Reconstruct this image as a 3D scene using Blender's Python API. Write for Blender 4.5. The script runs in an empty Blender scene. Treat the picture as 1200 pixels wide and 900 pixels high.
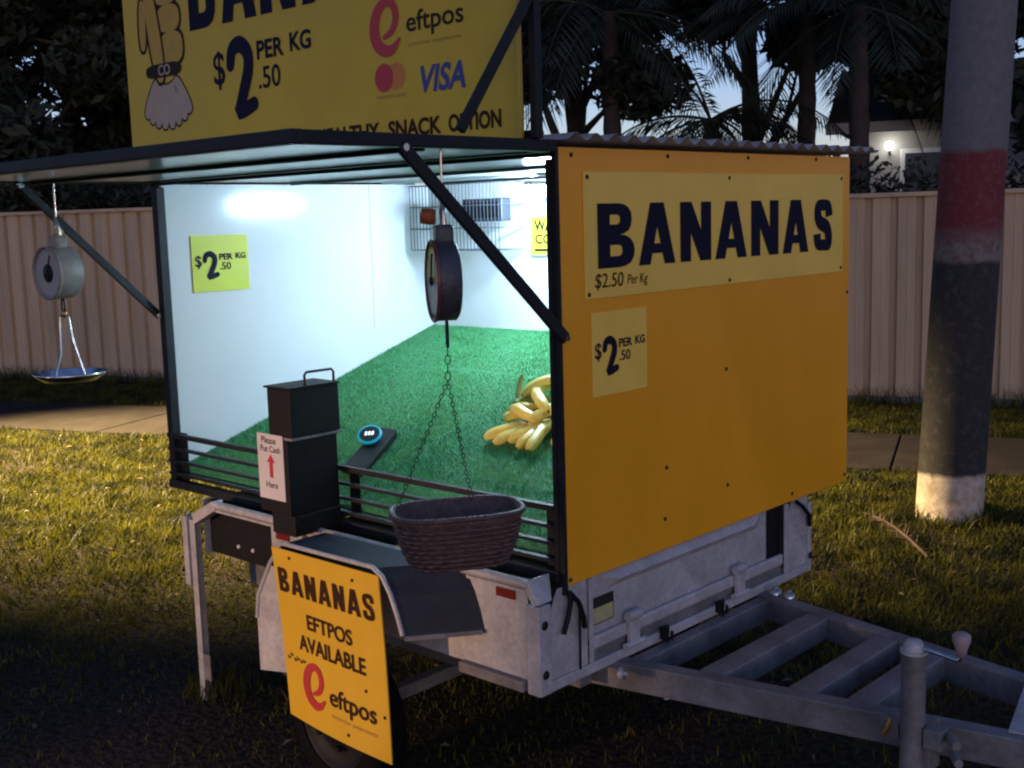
import bpy, math, random
import numpy as np
from mathutils import Vector, Matrix, Euler
random.seed(7)
rng = np.random.default_rng(11)
S = bpy.context.scene
COL = S.collection
PI = math.pi

# ------------------------------------------------------------------ camera, sky, lights, exposure
CAM = Vector((1.8708, -2.1831, 1.6))
cam_d = bpy.data.cameras.new('camera')
cam_d.sensor_width = 36.0
cam_d.lens = 1385.2 / 1200 * 36
cam_d.clip_start = 0.05
cam_d.clip_end = 2000
cam = bpy.data.objects.new('camera', cam_d)
COL.objects.link(cam)
RIGHT = Vector((0.73290301, 0.67971511, -0.02899211))
UP = Vector((-0.07412228, 0.12213813, 0.98974146))
FWD = Vector((-0.67628327, 0.72323554, -0.13989744))
M3 = Matrix((RIGHT, UP, -FWD)).transposed()
cam.matrix_world = Matrix.Translation(CAM) @ M3.to_4x4()
S.camera = cam

SUN_AZ = math.atan2(0.80, -0.60)       # last glow of the sky lies behind the camera, to its right
w = bpy.data.worlds.new('World')
S.world = w
w.use_nodes = True
nt = w.node_tree
nt.nodes.clear()
wo = nt.nodes.new('ShaderNodeOutputWorld')
bg = nt.nodes.new('ShaderNodeBackground')
sky = nt.nodes.new('ShaderNodeTexSky')
sky.sky_type = 'NISHITA'
sky.sun_disc = False
sky.sun_elevation = math.radians(8)
sky.sun_rotation = SUN_AZ
sky.air_density = 1.0
sky.dust_density = 0.4
sky.ozone_density = 3.0
tint = nt.nodes.new('ShaderNodeMix')
tint.data_type = 'RGBA'
tint.blend_type = 'MULTIPLY'
tint.inputs[0].default_value = 1.0
tint.inputs[7].default_value = (0.95, 0.79, 1.0, 1)
nt.links.new(sky.outputs[0], tint.inputs[6])
nt.links.new(tint.outputs[2], bg.inputs[0])
bg.inputs[1].default_value = 0.175
nt.links.new(bg.outputs[0], wo.inputs[0])

def spot(name, loc, aim, power, size, blend, col, radius=0.15):
    d = bpy.data.lights.new(name, 'SPOT')
    d.energy = power
    d.spot_size = math.radians(size)
    d.spot_blend = blend
    d.color = col
    d.shadow_soft_size = radius
    o = bpy.data.objects.new(name, d)
    COL.objects.link(o)
    o.location = loc
    o.rotation_euler = (Vector(loc) - Vector(aim)).to_track_quat('Z', 'Y').to_euler()
    return o
spot('street_lamp_light', (-11.2, -1.2, 5.5), (-5.35, 2.05, 0.0), 50000, 39, 0.85, (1.0, 0.70, 0.32))
spot('headlight_beam', (-2.5, -7.0, 0.85), (-0.95, -0.1, 0.52), 1200, 16.5, 0.75, (1.0, 0.58, 0.33), 0.08)

S.view_settings.view_transform = 'Standard'
S.view_settings.look = 'None'
S.view_settings.gamma = 1.0
S.view_settings.exposure = 0.0
S.view_settings.use_curve_mapping = False
S.render.engine = 'CYCLES'
S.cycles.filter_width = 2.2
S.cycles.max_bounces = 6
S.cycles.sample_clamp_indirect = 4.0

# ------------------------------------------------------------------ materials
def mat(name, col, rough=0.6, metal=0.0, var=0.0, vscale=8.0, bump=0.0, bscale=60.0, emit=None, estr=0.0, col2=None, spec=0.5, coat=0.0, bdist=0.01, stretch=None, spangle=0.0):
    m = bpy.data.materials.new(name)
    m.use_nodes = True
    n = m.node_tree
    p = n.nodes['Principled BSDF']
    c = (*col, 1)
    p.inputs['Base Color'].default_value = c
    p.inputs['Roughness'].default_value = rough
    p.inputs['Metallic'].default_value = metal
    p.inputs['Specular IOR Level'].default_value = spec
    p.inputs['Coat Weight'].default_value = coat
    tc = n.nodes.new('ShaderNodeTexCoord')
    if var > 0 or col2:
        nz = n.nodes.new('ShaderNodeTexNoise')
        nz.inputs['Scale'].default_value = vscale
        nz.inputs['Detail'].default_value = 6
        nz.inputs['Roughness'].default_value = 0.65
        if stretch:
            mp = n.nodes.new('ShaderNodeMapping')
            mp.inputs['Scale'].default_value = stretch
            n.links.new(tc.outputs['Object'], mp.inputs['Vector'])
            n.links.new(mp.outputs[0], nz.inputs['Vector'])
        else:
            n.links.new(tc.outputs['Object'], nz.inputs['Vector'])
        r = n.nodes.new('ShaderNodeValToRGB')
        r.color_ramp.elements[0].position = 0.35
        r.color_ramp.elements[1].position = 0.68
        if col2:
            r.color_ramp.elements[0].color = (*col2, 1)
            r.color_ramp.elements[1].color = c
        else:
            r.color_ramp.elements[0].color = tuple(x * (1 - var) for x in col) + (1,)
            r.color_ramp.elements[1].color = tuple(min(1, x * (1 + var)) for x in col) + (1,)
        n.links.new(nz.outputs['Fac'], r.inputs[0])
        n.links.new(r.outputs[0], p.inputs['Base Color'])
        if spangle > 0:
            vo = n.nodes.new('ShaderNodeTexVoronoi')
            vo.inputs['Scale'].default_value = 90
            n.links.new(tc.outputs['Object'], vo.inputs['Vector'])
            sv = n.nodes.new('ShaderNodeSeparateColor')
            n.links.new(vo.outputs['Color'], sv.inputs[0])
            ms = n.nodes.new('ShaderNodeMapRange')
            ms.inputs['To Min'].default_value = 1 - spangle
            ms.inputs['To Max'].default_value = 1 + spangle
            n.links.new(sv.outputs[0], ms.inputs['Value'])
            mm = n.nodes.new('ShaderNodeMix')
            mm.data_type = 'RGBA'
            mm.blend_type = 'MULTIPLY'
            mm.inputs[0].default_value = 1
            n.links.new(r.outputs[0], mm.inputs[6])
            n.links.new(ms.outputs[0], mm.inputs[7])
            n.links.new(mm.outputs[2], p.inputs['Base Color'])
        mr = n.nodes.new('ShaderNodeMapRange')
        mr.inputs['To Min'].default_value = max(0.04, rough - min(0.12, rough * 0.5))
        mr.inputs['To Max'].default_value = min(1, rough + min(0.12, rough * 0.5))
        n.links.new(nz.outputs['Fac'], mr.inputs['Value'])
        n.links.new(mr.outputs[0], p.inputs['Roughness'])
    if bump > 0:
        nb = n.nodes.new('ShaderNodeTexNoise')
        nb.inputs['Scale'].default_value = bscale
        nb.inputs['Detail'].default_value = 5
        n.links.new(tc.outputs['Object'], nb.inputs['Vector'])
        b = n.nodes.new('ShaderNodeBump')
        b.inputs['Strength'].default_value = bump
        b.inputs['Distance'].default_value = bdist
        n.links.new(nb.outputs['Fac'], b.inputs['Height'])
        n.links.new(b.outputs[0], p.inputs['Normal'])
    if emit:
        p.inputs['Emission Color'].default_value = (*emit, 1)
        p.inputs['Emission Strength'].default_value = estr
    return m

AMBER = mat('amber_panel_paint', (0.92, 0.40, 0.013), 0.34, var=0.05, vscale=1.6, bump=0.08, bscale=4, bdist=0.05, stretch=(1.5, 1.5, 0.7))
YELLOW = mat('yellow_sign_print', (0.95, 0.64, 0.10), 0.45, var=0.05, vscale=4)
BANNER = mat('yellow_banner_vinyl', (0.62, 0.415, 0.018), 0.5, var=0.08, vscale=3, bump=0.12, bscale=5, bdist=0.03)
CORE = mat('amber_plastic_board', (0.72, 0.43, 0.018), 0.5, var=0.05, vscale=5)
LIME = mat('yellow_card', (0.66, 0.70, 0.05), 0.5, var=0.04)
INK = mat('dark_navy_ink', (0.012, 0.012, 0.03), 0.75, spec=0.12)
BROWNINK = mat('dark_brown_ink', (0.045, 0.02, 0.012), 0.75, spec=0.12)
BLACKINK = mat('faded_black_ink', (0.03, 0.026, 0.02), 0.75, spec=0.12)
REDINK = mat('red_ink', (0.50, 0.03, 0.04), 0.5)
ORANGEINK = mat('orange_ink', (0.62, 0.20, 0.03), 0.5)
BLUEINK = mat('blue_ink', (0.045, 0.055, 0.22), 0.5)
CREAM = mat('cream_ink', (0.46, 0.34, 0.24), 0.6, var=0.1, vscale=20)
TAN = mat('tan_ink', (0.52, 0.31, 0.035), 0.6, var=0.1, vscale=20)
FAINT = mat('faint_print', (0.42, 0.24, 0.06), 0.6)
BLACK = mat('black_painted_steel', (0.012, 0.0125, 0.016), 0.55, var=0.3, vscale=20, spec=0.3)
BLACKM = mat('black_rough_paint', (0.007, 0.007, 0.009), 0.6, var=0.3, vscale=30, bump=0.1, bscale=200, spec=0.25)
GALV = mat('galvanised_steel', (0.46, 0.45, 0.455), 0.48, metal=0.12, var=0.20, vscale=7, bump=0.05, bscale=40, spangle=0.10)
GALVD = mat('darkened_galvanised_steel', (0.20, 0.195, 0.20), 0.55, metal=0.3, var=0.35, vscale=7, bump=0.08, bscale=40, spangle=0.10)  # darker galvanised tone; puts the shade on drawbar and jockey stand into the colour
CHROME = mat('worn_chrome', (0.6, 0.6, 0.6), 0.22, metal=1.0, var=0.2, vscale=30)
WHITE = mat('white_gloss_lining', (0.78, 0.80, 0.82), 0.13, var=0.03, vscale=2, spec=0.45)
WHITEROOF = mat('white_roof_sheet', (0.66, 0.68, 0.70), 0.4, var=0.08, vscale=6)
ROOFTOP = mat('weathered_roof_sheet', (0.34, 0.33, 0.33), 0.45, metal=0.4, var=0.25, vscale=10)
TURF = mat('artificial_turf_base', (0.045, 0.22, 0.085), 0.8, var=0.35, vscale=60)
TURFB = mat('artificial_turf_blades', (0.085, 0.36, 0.13), 0.55, var=0.3, vscale=30)
GUARDM = mat('shaded_mudguard_blue', (0.020, 0.024, 0.036), 0.6, var=0.3, vscale=8, spec=0.25)  # near-black blue; shadow on the mudguards is put into this colour
RUBBER = mat('black_rubber', (0.006, 0.006, 0.006), 0.9, spec=0.1, var=0.2)
REFL = mat('red_reflector', (0.20, 0.02, 0.015), 0.25)
SCALEBODY = mat('grey_hammered_enamel', (0.05, 0.055, 0.07), 0.45, var=0.3, vscale=25, bump=0.25, bscale=120)
FARGREY = mat('worn_grey_enamel', (0.27, 0.25, 0.24), 0.5, var=0.3, vscale=15)
SCALERIM = mat('brown_red_enamel', (0.16, 0.05, 0.035), 0.4, var=0.3, vscale=20)
DIALW = mat('white_dial_face', (0.36, 0.36, 0.38), 0.4)
DIALY = mat('yellowed_dial_face', (0.52, 0.46, 0.12), 0.4)
WICKER = mat('dark_woven_plastic', (0.11, 0.066, 0.056), 0.5, var=0.4, vscale=60, bump=0.5, bscale=180)
NOTICE = mat('white_notice_paper', (0.66, 0.62, 0.62), 0.6, var=0.05)
BANANA = mat('banana_skin', (0.80, 0.62, 0.14), 0.34, var=0.16, vscale=12, bump=0.05, bscale=60)
BANTIP = mat('banana_tip', (0.05, 0.035, 0.02), 0.7)
BANGREEN = mat('banana_stalk', (0.30, 0.30, 0.05), 0.55, var=0.3, vscale=30)
TEAL = mat('teal_rim', (0.01, 0.32, 0.45), 0.3, emit=(0.0, 0.45, 0.7), estr=0.35)
SCREEN = mat('lit_reader_screen', (0.02, 0.03, 0.04), 0.15)
SCREENW = mat('lit_screen_digits', (0.8, 0.9, 0.95), 0.3, emit=(0.75, 0.9, 1.0), estr=1.2)
LED = mat('led_tube', (0.9, 0.95, 1.0), 0.3, emit=(0.55, 0.76, 1.0), estr=430.0)
WIRE = mat('grey_coated_wire', (0.07, 0.08, 0.10), 0.4)
DARKPANEL = mat('dark_plastic_panel', (0.03, 0.035, 0.05), 0.4)
ORANGEWOOD = mat('orange_brown_knob', (0.32, 0.09, 0.025), 0.5, var=0.3, vscale=30)
CONC = mat('aged_pole_concrete', (0.27, 0.25, 0.24), 0.85, var=0.22, vscale=5, bump=0.3, bscale=40)
FENCE = mat('beige_steel_fence', (0.50, 0.37, 0.24), 0.5, var=0.16, vscale=1.6, stretch=(3, 3, 0.35))
PATHM = mat('worn_asphalt_path', (0.034, 0.030, 0.029), 0.95, spec=0.05, var=0.22, vscale=3, bump=0.3, bscale=50)
LEAF = mat('dark_tree_leaf', (0.020, 0.028, 0.014), 0.7, var=0.4, vscale=1.5)
PALML = mat('palm_leaflet', (0.022, 0.032, 0.016), 0.65, var=0.4, vscale=2)
BARK = mat('tree_bark', (0.05, 0.036, 0.03), 0.9, var=0.35, vscale=6, bump=0.5, bscale=25)
HOUSEW = mat('white_house_wall', (0.34, 0.34, 0.34), 0.8, var=0.08, vscale=3)
ROOFD = mat('dark_house_roof', (0.07, 0.07, 0.08), 0.7, var=0.2)
LAMPE = mat('lit_wall_lamp', (1, 1, 0.9), 0.3, emit=(1.0, 0.97, 0.82), estr=14.0)
DRY = mat('dry_palm_leaf', (0.13, 0.085, 0.06), 0.85, var=0.3, vscale=20)
PLATEY = mat('pale_yellow_plate', (0.45, 0.42, 0.20), 0.5, var=0.15, vscale=30)

# ------------------------------------------------------------------ mesh builder
WP = {}      # world position of every parent object

class MB:
    def __init__(self):
        self.v, self.f, self.mi, self.sm = [], [], [], []
    def add(self, vs, fs, mi=0, smooth=False):
        b = len(self.v)
        self.v += [tuple(x) for x in vs]
        for f in fs:
            self.f.append([i + b for i in f])
            self.mi.append(mi)
            self.sm.append(smooth)
        return self
    def box(self, a, b, mi=0, rot=None, piv=None):
        x0, y0, z0 = a
        x1, y1, z1 = b
        vs = [Vector(p) for p in ((x0, y0, z0), (x1, y0, z0), (x1, y1, z0), (x0, y1, z0), (x0, y0, z1), (x1, y0, z1), (x1, y1, z1), (x0, y1, z1))]
        if rot is not None:
            c = Vector(piv) if piv is not None else sum(vs, Vector()) / 8
            vs = [c + rot @ (p - c) for p in vs]
        return self.add(vs, [(0, 3, 2, 1), (4, 5, 6, 7), (0, 1, 5, 4), (1, 2, 6, 5), (2, 3, 7, 6), (3, 0, 4, 7)], mi)
    def bar(self, p0, p1, wd, hd, mi=0, up=(0, 0, 1)):
        p0, p1 = Vector(p0), Vector(p1)
        d = (p1 - p0).normalized()
        u = Vector(up)
        if abs(d.dot(u)) > 0.98:
            u = Vector((0, 1, 0))
        s = d.cross(u).normalized()
        t = s.cross(d).normalized()
        vs = []
        for p in (p0, p1):
            for a, b in ((-1, -1), (1, -1), (1, 1), (-1, 1)):
                vs.append(p + s * a * wd / 2 + t * b * hd / 2)
        return self.add(vs, [(0, 1, 2, 3), (7, 6, 5, 4), (0, 4, 5, 1), (1, 5, 6, 2), (2, 6, 7, 3), (3, 7, 4, 0)], mi)
    def tube(self, pts, r, n=10, mi=0, smooth=True, closed=False, cap=True, ridge=0.0):
        pts = [Vector(p) for p in pts]
        rs = r if isinstance(r, (list, tuple)) else [r] * len(pts)
        k = len(pts)
        vs, fs = [], []
        prev = None
        for i, p in enumerate(pts):
            if closed:
                d = (pts[(i + 1) % k] - pts[i - 1]).normalized()
            else:
                d = (pts[min(i + 1, k - 1)] - pts[max(i - 1, 0)]).normalized()
            if prev is None:
                u = Vector((0, 0, 1)) if abs(d.z) < 0.9 else Vector((1, 0, 0))
                s = d.cross(u).normalized()
            else:
                s = (prev - d * prev.dot(d)).normalized()
            prev = s
            t = d.cross(s)
            for j in range(n):
                a = 2 * PI * j / n
                vs.append(p + (s * math.cos(a) + t * math.sin(a)) * rs[i] * (1 + ridge * abs(math.cos(2.5 * a))))
        rng_ = range(k) if closed else range(k - 1)
        for i in rng_:
            for j in range(n):
                a, b = i * n + j, i * n + (j + 1) % n
                c, d_ = ((i + 1) % k) * n + (j + 1) % n, ((i + 1) % k) * n + j
                fs.append((a, d_, c, b))
        self.add(vs, fs, mi, smooth)
        if cap and not closed:
            self.add(vs[:n], [tuple(range(n))], mi)
            self.add(vs[-n:], [tuple(reversed(range(n)))], mi)
        return self
    def cyl(self, p0, p1, r, n=16, mi=0, r1=None):
        return self.tube([p0, p1], [r, r if r1 is None else r1], n, mi)
    def prism(self, poly, off, mi=0):
        # poly: 3D points of one face, off: extrusion vector
        k = len(poly)
        a = [Vector(p) for p in poly]
        o = Vector(off)
        return self.add(a + [p + o for p in a], [tuple(range(k)), tuple(reversed(range(k, 2 * k)))] + [(i, k + i, k + (i + 1) % k, (i + 1) % k) for i in range(k)], mi)
    def lathe(self, c, prof, axis=(0, 0, 1), n=24, mi=0):
        ax = Vector(axis).normalized()
        s = ax.orthogonal().normalized()
        t = ax.cross(s)
        c = Vector(c)
        vs, fs = [], []
        for r, h in prof:
            for j in range(n):
                a = 2 * PI * j / n
                vs.append(c + ax * h + (s * math.cos(a) + t * math.sin(a)) * r)
        for i in range(len(prof) - 1):
            for j in range(n):
                fs.append((i * n + j, i * n + (j + 1) % n, (i + 1) * n + (j + 1) % n, (i + 1) * n + j))
        return self.add(vs, fs, mi, True)
    def build(self, name, mats, parent=None, bevel=0.0, seg=2, recalc=True):
        if not isinstance(mats, (list, tuple)):
            mats = [mats]
        arr = np.array(self.v, dtype=float)
        lo, hi = arr.min(0), arr.max(0)
        if parent is None:
            c = Vector(((lo[0] + hi[0]) / 2, (lo[1] + hi[1]) / 2, lo[2]))
        else:
            c = Vector((lo + hi) / 2)
        me = bpy.data.meshes.new(name)
        me.from_pydata([tuple(Vector(p) - c) for p in self.v], [], self.f)
        for m in mats:
            me.materials.append(m)
        me.polygons.foreach_set('material_index', self.mi)
        me.polygons.foreach_set('use_smooth', self.sm)
        me.update()
        if recalc and len(self.f) < 20000:
            import bmesh
            bm = bmesh.new()
            bm.from_mesh(me)
            bmesh.ops.recalc_face_normals(bm, faces=bm.faces)
            bm.to_mesh(me)
            bm.free()
        o = bpy.data.objects.new(name, me)
        COL.objects.link(o)
        if parent is not None:
            o.parent = parent
            o.location = c - WP[parent.name]
        else:
            o.location = c
        WP[o.name] = c
        if bevel > 0:
            b = o.modifiers.new('bevel', 'BEVEL')
            b.width = bevel
            b.segments = seg
            b.limit_method = 'ANGLE'
            b.angle_limit = math.radians(40)
        return o

def tag(o, label=None, cat=None, group=None, kind=None):
    if label: o['label'] = label
    if cat: o['category'] = cat
    if group: o['group'] = group
    if kind: o['kind'] = kind
    return o

def thing(name, loc, label, cat, group=None):
    o = bpy.data.objects.new(name, None)
    o.empty_display_size = 0.1
    COL.objects.link(o)
    o.location = loc
    WP[o.name] = Vector(loc)
    return tag(o, label, cat, group)

def np_mesh(name, verts, faces, m, parent=None, smooth=False):
    """verts (n,3), faces (k,3 or 4) numpy arrays"""
    c = (verts.min(0) + verts.max(0)) / 2
    if parent is None:
        c[2] = verts[:, 2].min()
    me = bpy.data.meshes.new(name)
    k = faces.shape[1]
    me.vertices.add(len(verts))
    me.vertices.foreach_set('co', (verts - c).astype(np.float32).ravel())
    me.loops.add(faces.size)
    me.loops.foreach_set('vertex_index', faces.astype(np.int32).ravel())
    me.polygons.add(len(faces))
    me.polygons.foreach_set('loop_start', np.arange(0, faces.size, k, dtype=np.int32))
    me.polygons.foreach_set('loop_total', np.full(len(faces), k, dtype=np.int32))
    me.materials.append(m)
    me.update(calc_edges=True)
    if smooth:
        me.polygons.foreach_set('use_smooth', np.ones(len(faces), dtype=bool))
    o = bpy.data.objects.new(name, me)
    COL.objects.link(o)
    c = Vector(c)
    if parent is not None:
        o.parent = parent
        o.location = c - WP[parent.name]
    else:
        o.location = c
    WP[o.name] = c
    return o

# ------------------------------------------------------------------ lettering
_tc = {}
def text_mesh(s, off):
    key = (s, off)
    if key in _tc:
        return _tc[key]
    cu = bpy.data.curves.new('t', 'FONT')
    cu.body = s
    cu.size = 1.0
    cu.offset = off
    cu.resolution_u = 4
    o = bpy.data.objects.new('t', cu)
    COL.objects.link(o)
    bpy.context.view_layer.update()
    ev = o.evaluated_get(bpy.context.evaluated_depsgraph_get())
    me = bpy.data.meshes.new_from_object(ev)
    vs = [(v.co.x, v.co.y) for v in me.vertices]
    fs = [tuple(p.vertices) for p in me.polygons]
    bpy.data.objects.remove(o)
    bpy.data.meshes.remove(me)
    bpy.data.curves.remove(cu)
    _tc[key] = (vs, fs)
    return vs, fs

class Sheet:
    """print on a flat face: origin O, axes U (right) and V (up), normal N"""
    def __init__(self, O, U, V):
        self.O, self.U, self.V = Vector(O), Vector(U).normalized(), Vector(V).normalized()
        self.N = self.U.cross(self.V)
    def p(self, u, v, n=0.0):
        return self.O + self.U * u + self.V * v + self.N * n
    def text(self, mb, s, box, off=0.0, n=0.0015, shear=0.0, slope=0.0, mi=0):
        vs, fs = text_mesh(s, off)
        a = np.array(vs)
        lo, hi = a.min(0), a.max(0)
        u0, v0, w_, h_ = box
        P = []
        for x, y in vs:
            fx, fy = (x - lo[0]) / (hi[0] - lo[0]), (y - lo[1]) / (hi[1] - lo[1])
            P.append(self.p(u0 + fx * w_ + fy * h_ * shear, v0 + fy * h_ + fx * w_ * slope, n))
        mb.add(P, fs, mi)
    def poly(self, mb, pts, n=0.0015, mi=0):
        mb.add([self.p(x, y, n) for x, y in pts], [tuple(range(len(pts)))], mi)
    def stroke(self, mb, pts, wd, n=0.0015, mi=0, box=None, caps=True):
        """thick brush line; pts in 0..1 of box (u0,v0,w,h) or in metres"""
        if box:
            u0, v0, w_, h_ = box
            pts = [(u0 + x * w_, v0 + y * h_) for x, y in pts]
        # smooth (Catmull-Rom)
        ws = list(wd) if isinstance(wd, (list, tuple)) else [wd] * len(pts)
        q, qw = [], []
        for i in range(len(pts) - 1):
            p0, p1, p2, p3 = (np.array(pts[max(i - 1, 0)]), np.array(pts[i]), np.array(pts[i + 1]), np.array(pts[min(i + 2, len(pts) - 1)]))
            for t in np.linspace(0, 1, 7)[:-1]:
                q.append(0.5 * (2 * p1 + (p2 - p0) * t + (2 * p0 - 5 * p1 + 4 * p2 - p3) * t * t + (3 * p1 - p0 - 3 * p2 + p3) * t ** 3))
                qw.append(ws[i] * (1 - t) + ws[i + 1] * t)
        q.append(np.array(pts[-1], dtype=float))
        qw.append(ws[-1])
        L, R = [], []
        for i in range(len(q)):
            d = q[min(i + 1, len(q) - 1)] - q[max(i - 1, 0)]
            d = d / (np.linalg.norm(d) + 1e-9)
            nn = np.array((-d[1], d[0])) * qw[i] / 2
            L.append(q[i] + nn)
            R.append(q[i] - nn)
        for i in range(len(q) - 1):
            self.poly(mb, [R[i], R[i + 1], L[i + 1], L[i]], n + i * 0.000012, mi)
        if caps:
            for c, wv, e in ((q[0], qw[0], -0.00005), (q[-1], qw[-1], len(q) * 0.000012 + 0.00003)):
                self.poly(mb, [(c[0] + wv / 2 * math.cos(a), c[1] + wv / 2 * math.sin(a)) for a in np.linspace(0, 2 * PI, 15)[:-1]], n + e, mi)
    def disc(self, mb, c, r, n=0.0015, mi=0, ry=None):
        self.poly(mb, [(c[0] + r * math.cos(a), c[1] + (ry or r) * math.sin(a)) for a in np.linspace(0, 2 * PI, 25)[:-1]], n, mi)

TWO = [(0.06, 0.70), (0.16, 0.88), (0.46, 0.94), (0.74, 0.82), (0.76, 0.62), (0.58, 0.38), (0.34, 0.12), (0.30, 0.08), (0.55, 0.10), (0.92, 0.16)]
def price(sh, mb, box, n=0.0015, two=None, small=None):
    """the brushed «$2 PER KG .50»"""
    u, v, w_, h_ = box
    sh.text(mb, '$', (u, v + 0.40 * h_, 0.125 * w_, 0.50 * h_), 0.012, n)
    sh.stroke(two or mb, TWO, [0.085 * w_ * k for k in (1.0, 1.1, 1.2, 1.2, 1.2, 1.2, 1.1, 1.1, 1.1, 1.0)], n, 0, (u + 0.17 * w_, v, 0.27 * w_, h_))
    sh.text(small or mb, 'PER', (u + 0.47 * w_, v + 0.70 * h_, 0.27 * w_, 0.235 * h_), 0.03, n)
    sh.text(small or mb, 'KG', (u + 0.80 * w_, v + 0.72 * h_, 0.20 * w_, 0.235 * h_), 0.03, n)
    sh.text(small or mb, '.50', (u + 0.475 * w_, v + 0.33 * h_, 0.22 * w_, 0.28 * h_), 0.012, n)

def heavy(sh, mb, ch, box, sw, n=0.0015):
    """condensed heavy capitals B A N S, drawn from plain shapes"""
    u, v, w_, h_ = box
    t = sw / w_
    def q(pts, k=0):
        sh.poly(mb, [(u + x * w_, v + y * h_) for x, y in pts], n + k * 0.00006)
    def st(pts, wd, k):
        sh.stroke(mb, [(u + x * w_, v + y * h_) for x, y in pts], wd, n + k * 0.00006, caps=False)
    if ch == 'A':
        a = 0.60 * t
        h1 = (0.5 - t) / (0.5 - a)
        q([(0, 0), (t, 0), (0.5, h1), (0.5, 1), (0.5 - a, 1)])
        q([(1 - t, 0), (1, 0), (0.5 + a, 1), (0.5, 1), (0.5, h1)])
        y0, y1 = 0.18, 0.34
        k = 0.5 - a
        q([(t + k * y0 - 0.02, y0), (1 - t - k * y0 + 0.02, y0), (1 - t - k * y1 + 0.02, y1), (t + k * y1 - 0.02, y1)], 1)
    elif ch == 'N':
        q([(0, 0), (t, 0), (t, 1), (0, 1)])
        q([(1 - t, 0), (1, 0), (1, 1), (1 - t, 1)])
        q([(0, 1), (1 - t * 1.08, 0), (1, 0), (t * 1.08, 1)], 1)
    elif ch == 'B':
        q([(0, 0), (t, 0), (t, 1), (0, 1)])
        x0 = t * 0.9
        def bowl(out, inn, k):
            for i in range(len(out) - 1):
                q([inn[i], inn[i + 1], out[i + 1], out[i]], k)
        bowl([(x0, 1), (0.56, 1), (0.70, 0.985), (0.83, 0.94), (0.91, 0.86), (0.93, 0.76), (0.91, 0.66), (0.84, 0.575), (0.70, 0.525), (0.56, 0.51), (x0, 0.51)],
             [(x0, 0.825), (0.50, 0.825), (0.54, 0.822), (0.575, 0.808), (0.60, 0.785), (0.605, 0.75), (0.60, 0.715), (0.575, 0.69), (0.54, 0.677), (0.50, 0.672), (x0, 0.672)], 1)
        bowl([(x0, 0.515), (0.58, 0.515), (0.74, 0.50), (0.89, 0.445), (0.975, 0.36), (1.0, 0.26), (0.975, 0.155), (0.89, 0.065), (0.74, 0.015), (0.58, 0), (x0, 0)],
             [(x0, 0.355), (0.53, 0.355), (0.59, 0.350), (0.63, 0.335), (0.655, 0.305), (0.66, 0.265), (0.655, 0.228), (0.63, 0.198), (0.59, 0.183), (0.53, 0.178), (x0, 0.178)], 2)
    elif ch == 'S':
        hw = min(sw * 0.82, 0.22 * h_)
        k = hw / h_ / 2
        st([(1 - t * 0.42, 0.67), (1 - t * 0.5, 0.80), (0.74, 0.985 - k), (0.46, 1 - k), (t * 0.62, 0.86), (t * 0.55, 0.70), (0.34, 0.555), (0.68, 0.455), (1 - t * 0.52, 0.29), (0.90 - t * 0.3, 0.12), (0.55, k), (0.28, 0.01 + k), (t * 0.5, 0.20), (t * 0.45, 0.33)], [sw * 0.9, sw * 0.85, hw, hw, hw * 1.05, sw * 0.9, sw * 0.9, sw * 0.9, sw * 0.9, hw * 1.05, hw, hw, sw * 0.85, sw * 0.9], 1)

SWIRL = [(0.47, 0.33), (0.72, 0.42), (0.86, 0.62), (0.80, 0.84), (0.60, 0.93), (0.36, 0.86), (0.19, 0.66), (0.15, 0.42), (0.27, 0.20), (0.52, 0.09), (0.76, 0.12), (0.97, 0.27)]
def swirl(sh, mb, box, n=0.0015):
    w_ = box[2]
    sh.stroke(mb, SWIRL, [w_ * k for k in (0.10, 0.17, 0.20, 0.20, 0.20, 0.25, 0.30, 0.32, 0.30, 0.26, 0.20, 0.06)], n, 0, box)

# ------------------------------------------------------------------ the setting: ground, path
DV = Vector((0.93, 0.37, 0)).normalized()          # along fence, path and road
NV = Vector((-0.37, 0.93, 0)).normalized()         # away from the camera
def DN(a, b, z=0.0):                                # a metres along, b metres beyond the line through the trailer corner
    return DV * a + NV * b + Vector((0, 0, z))

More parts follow.
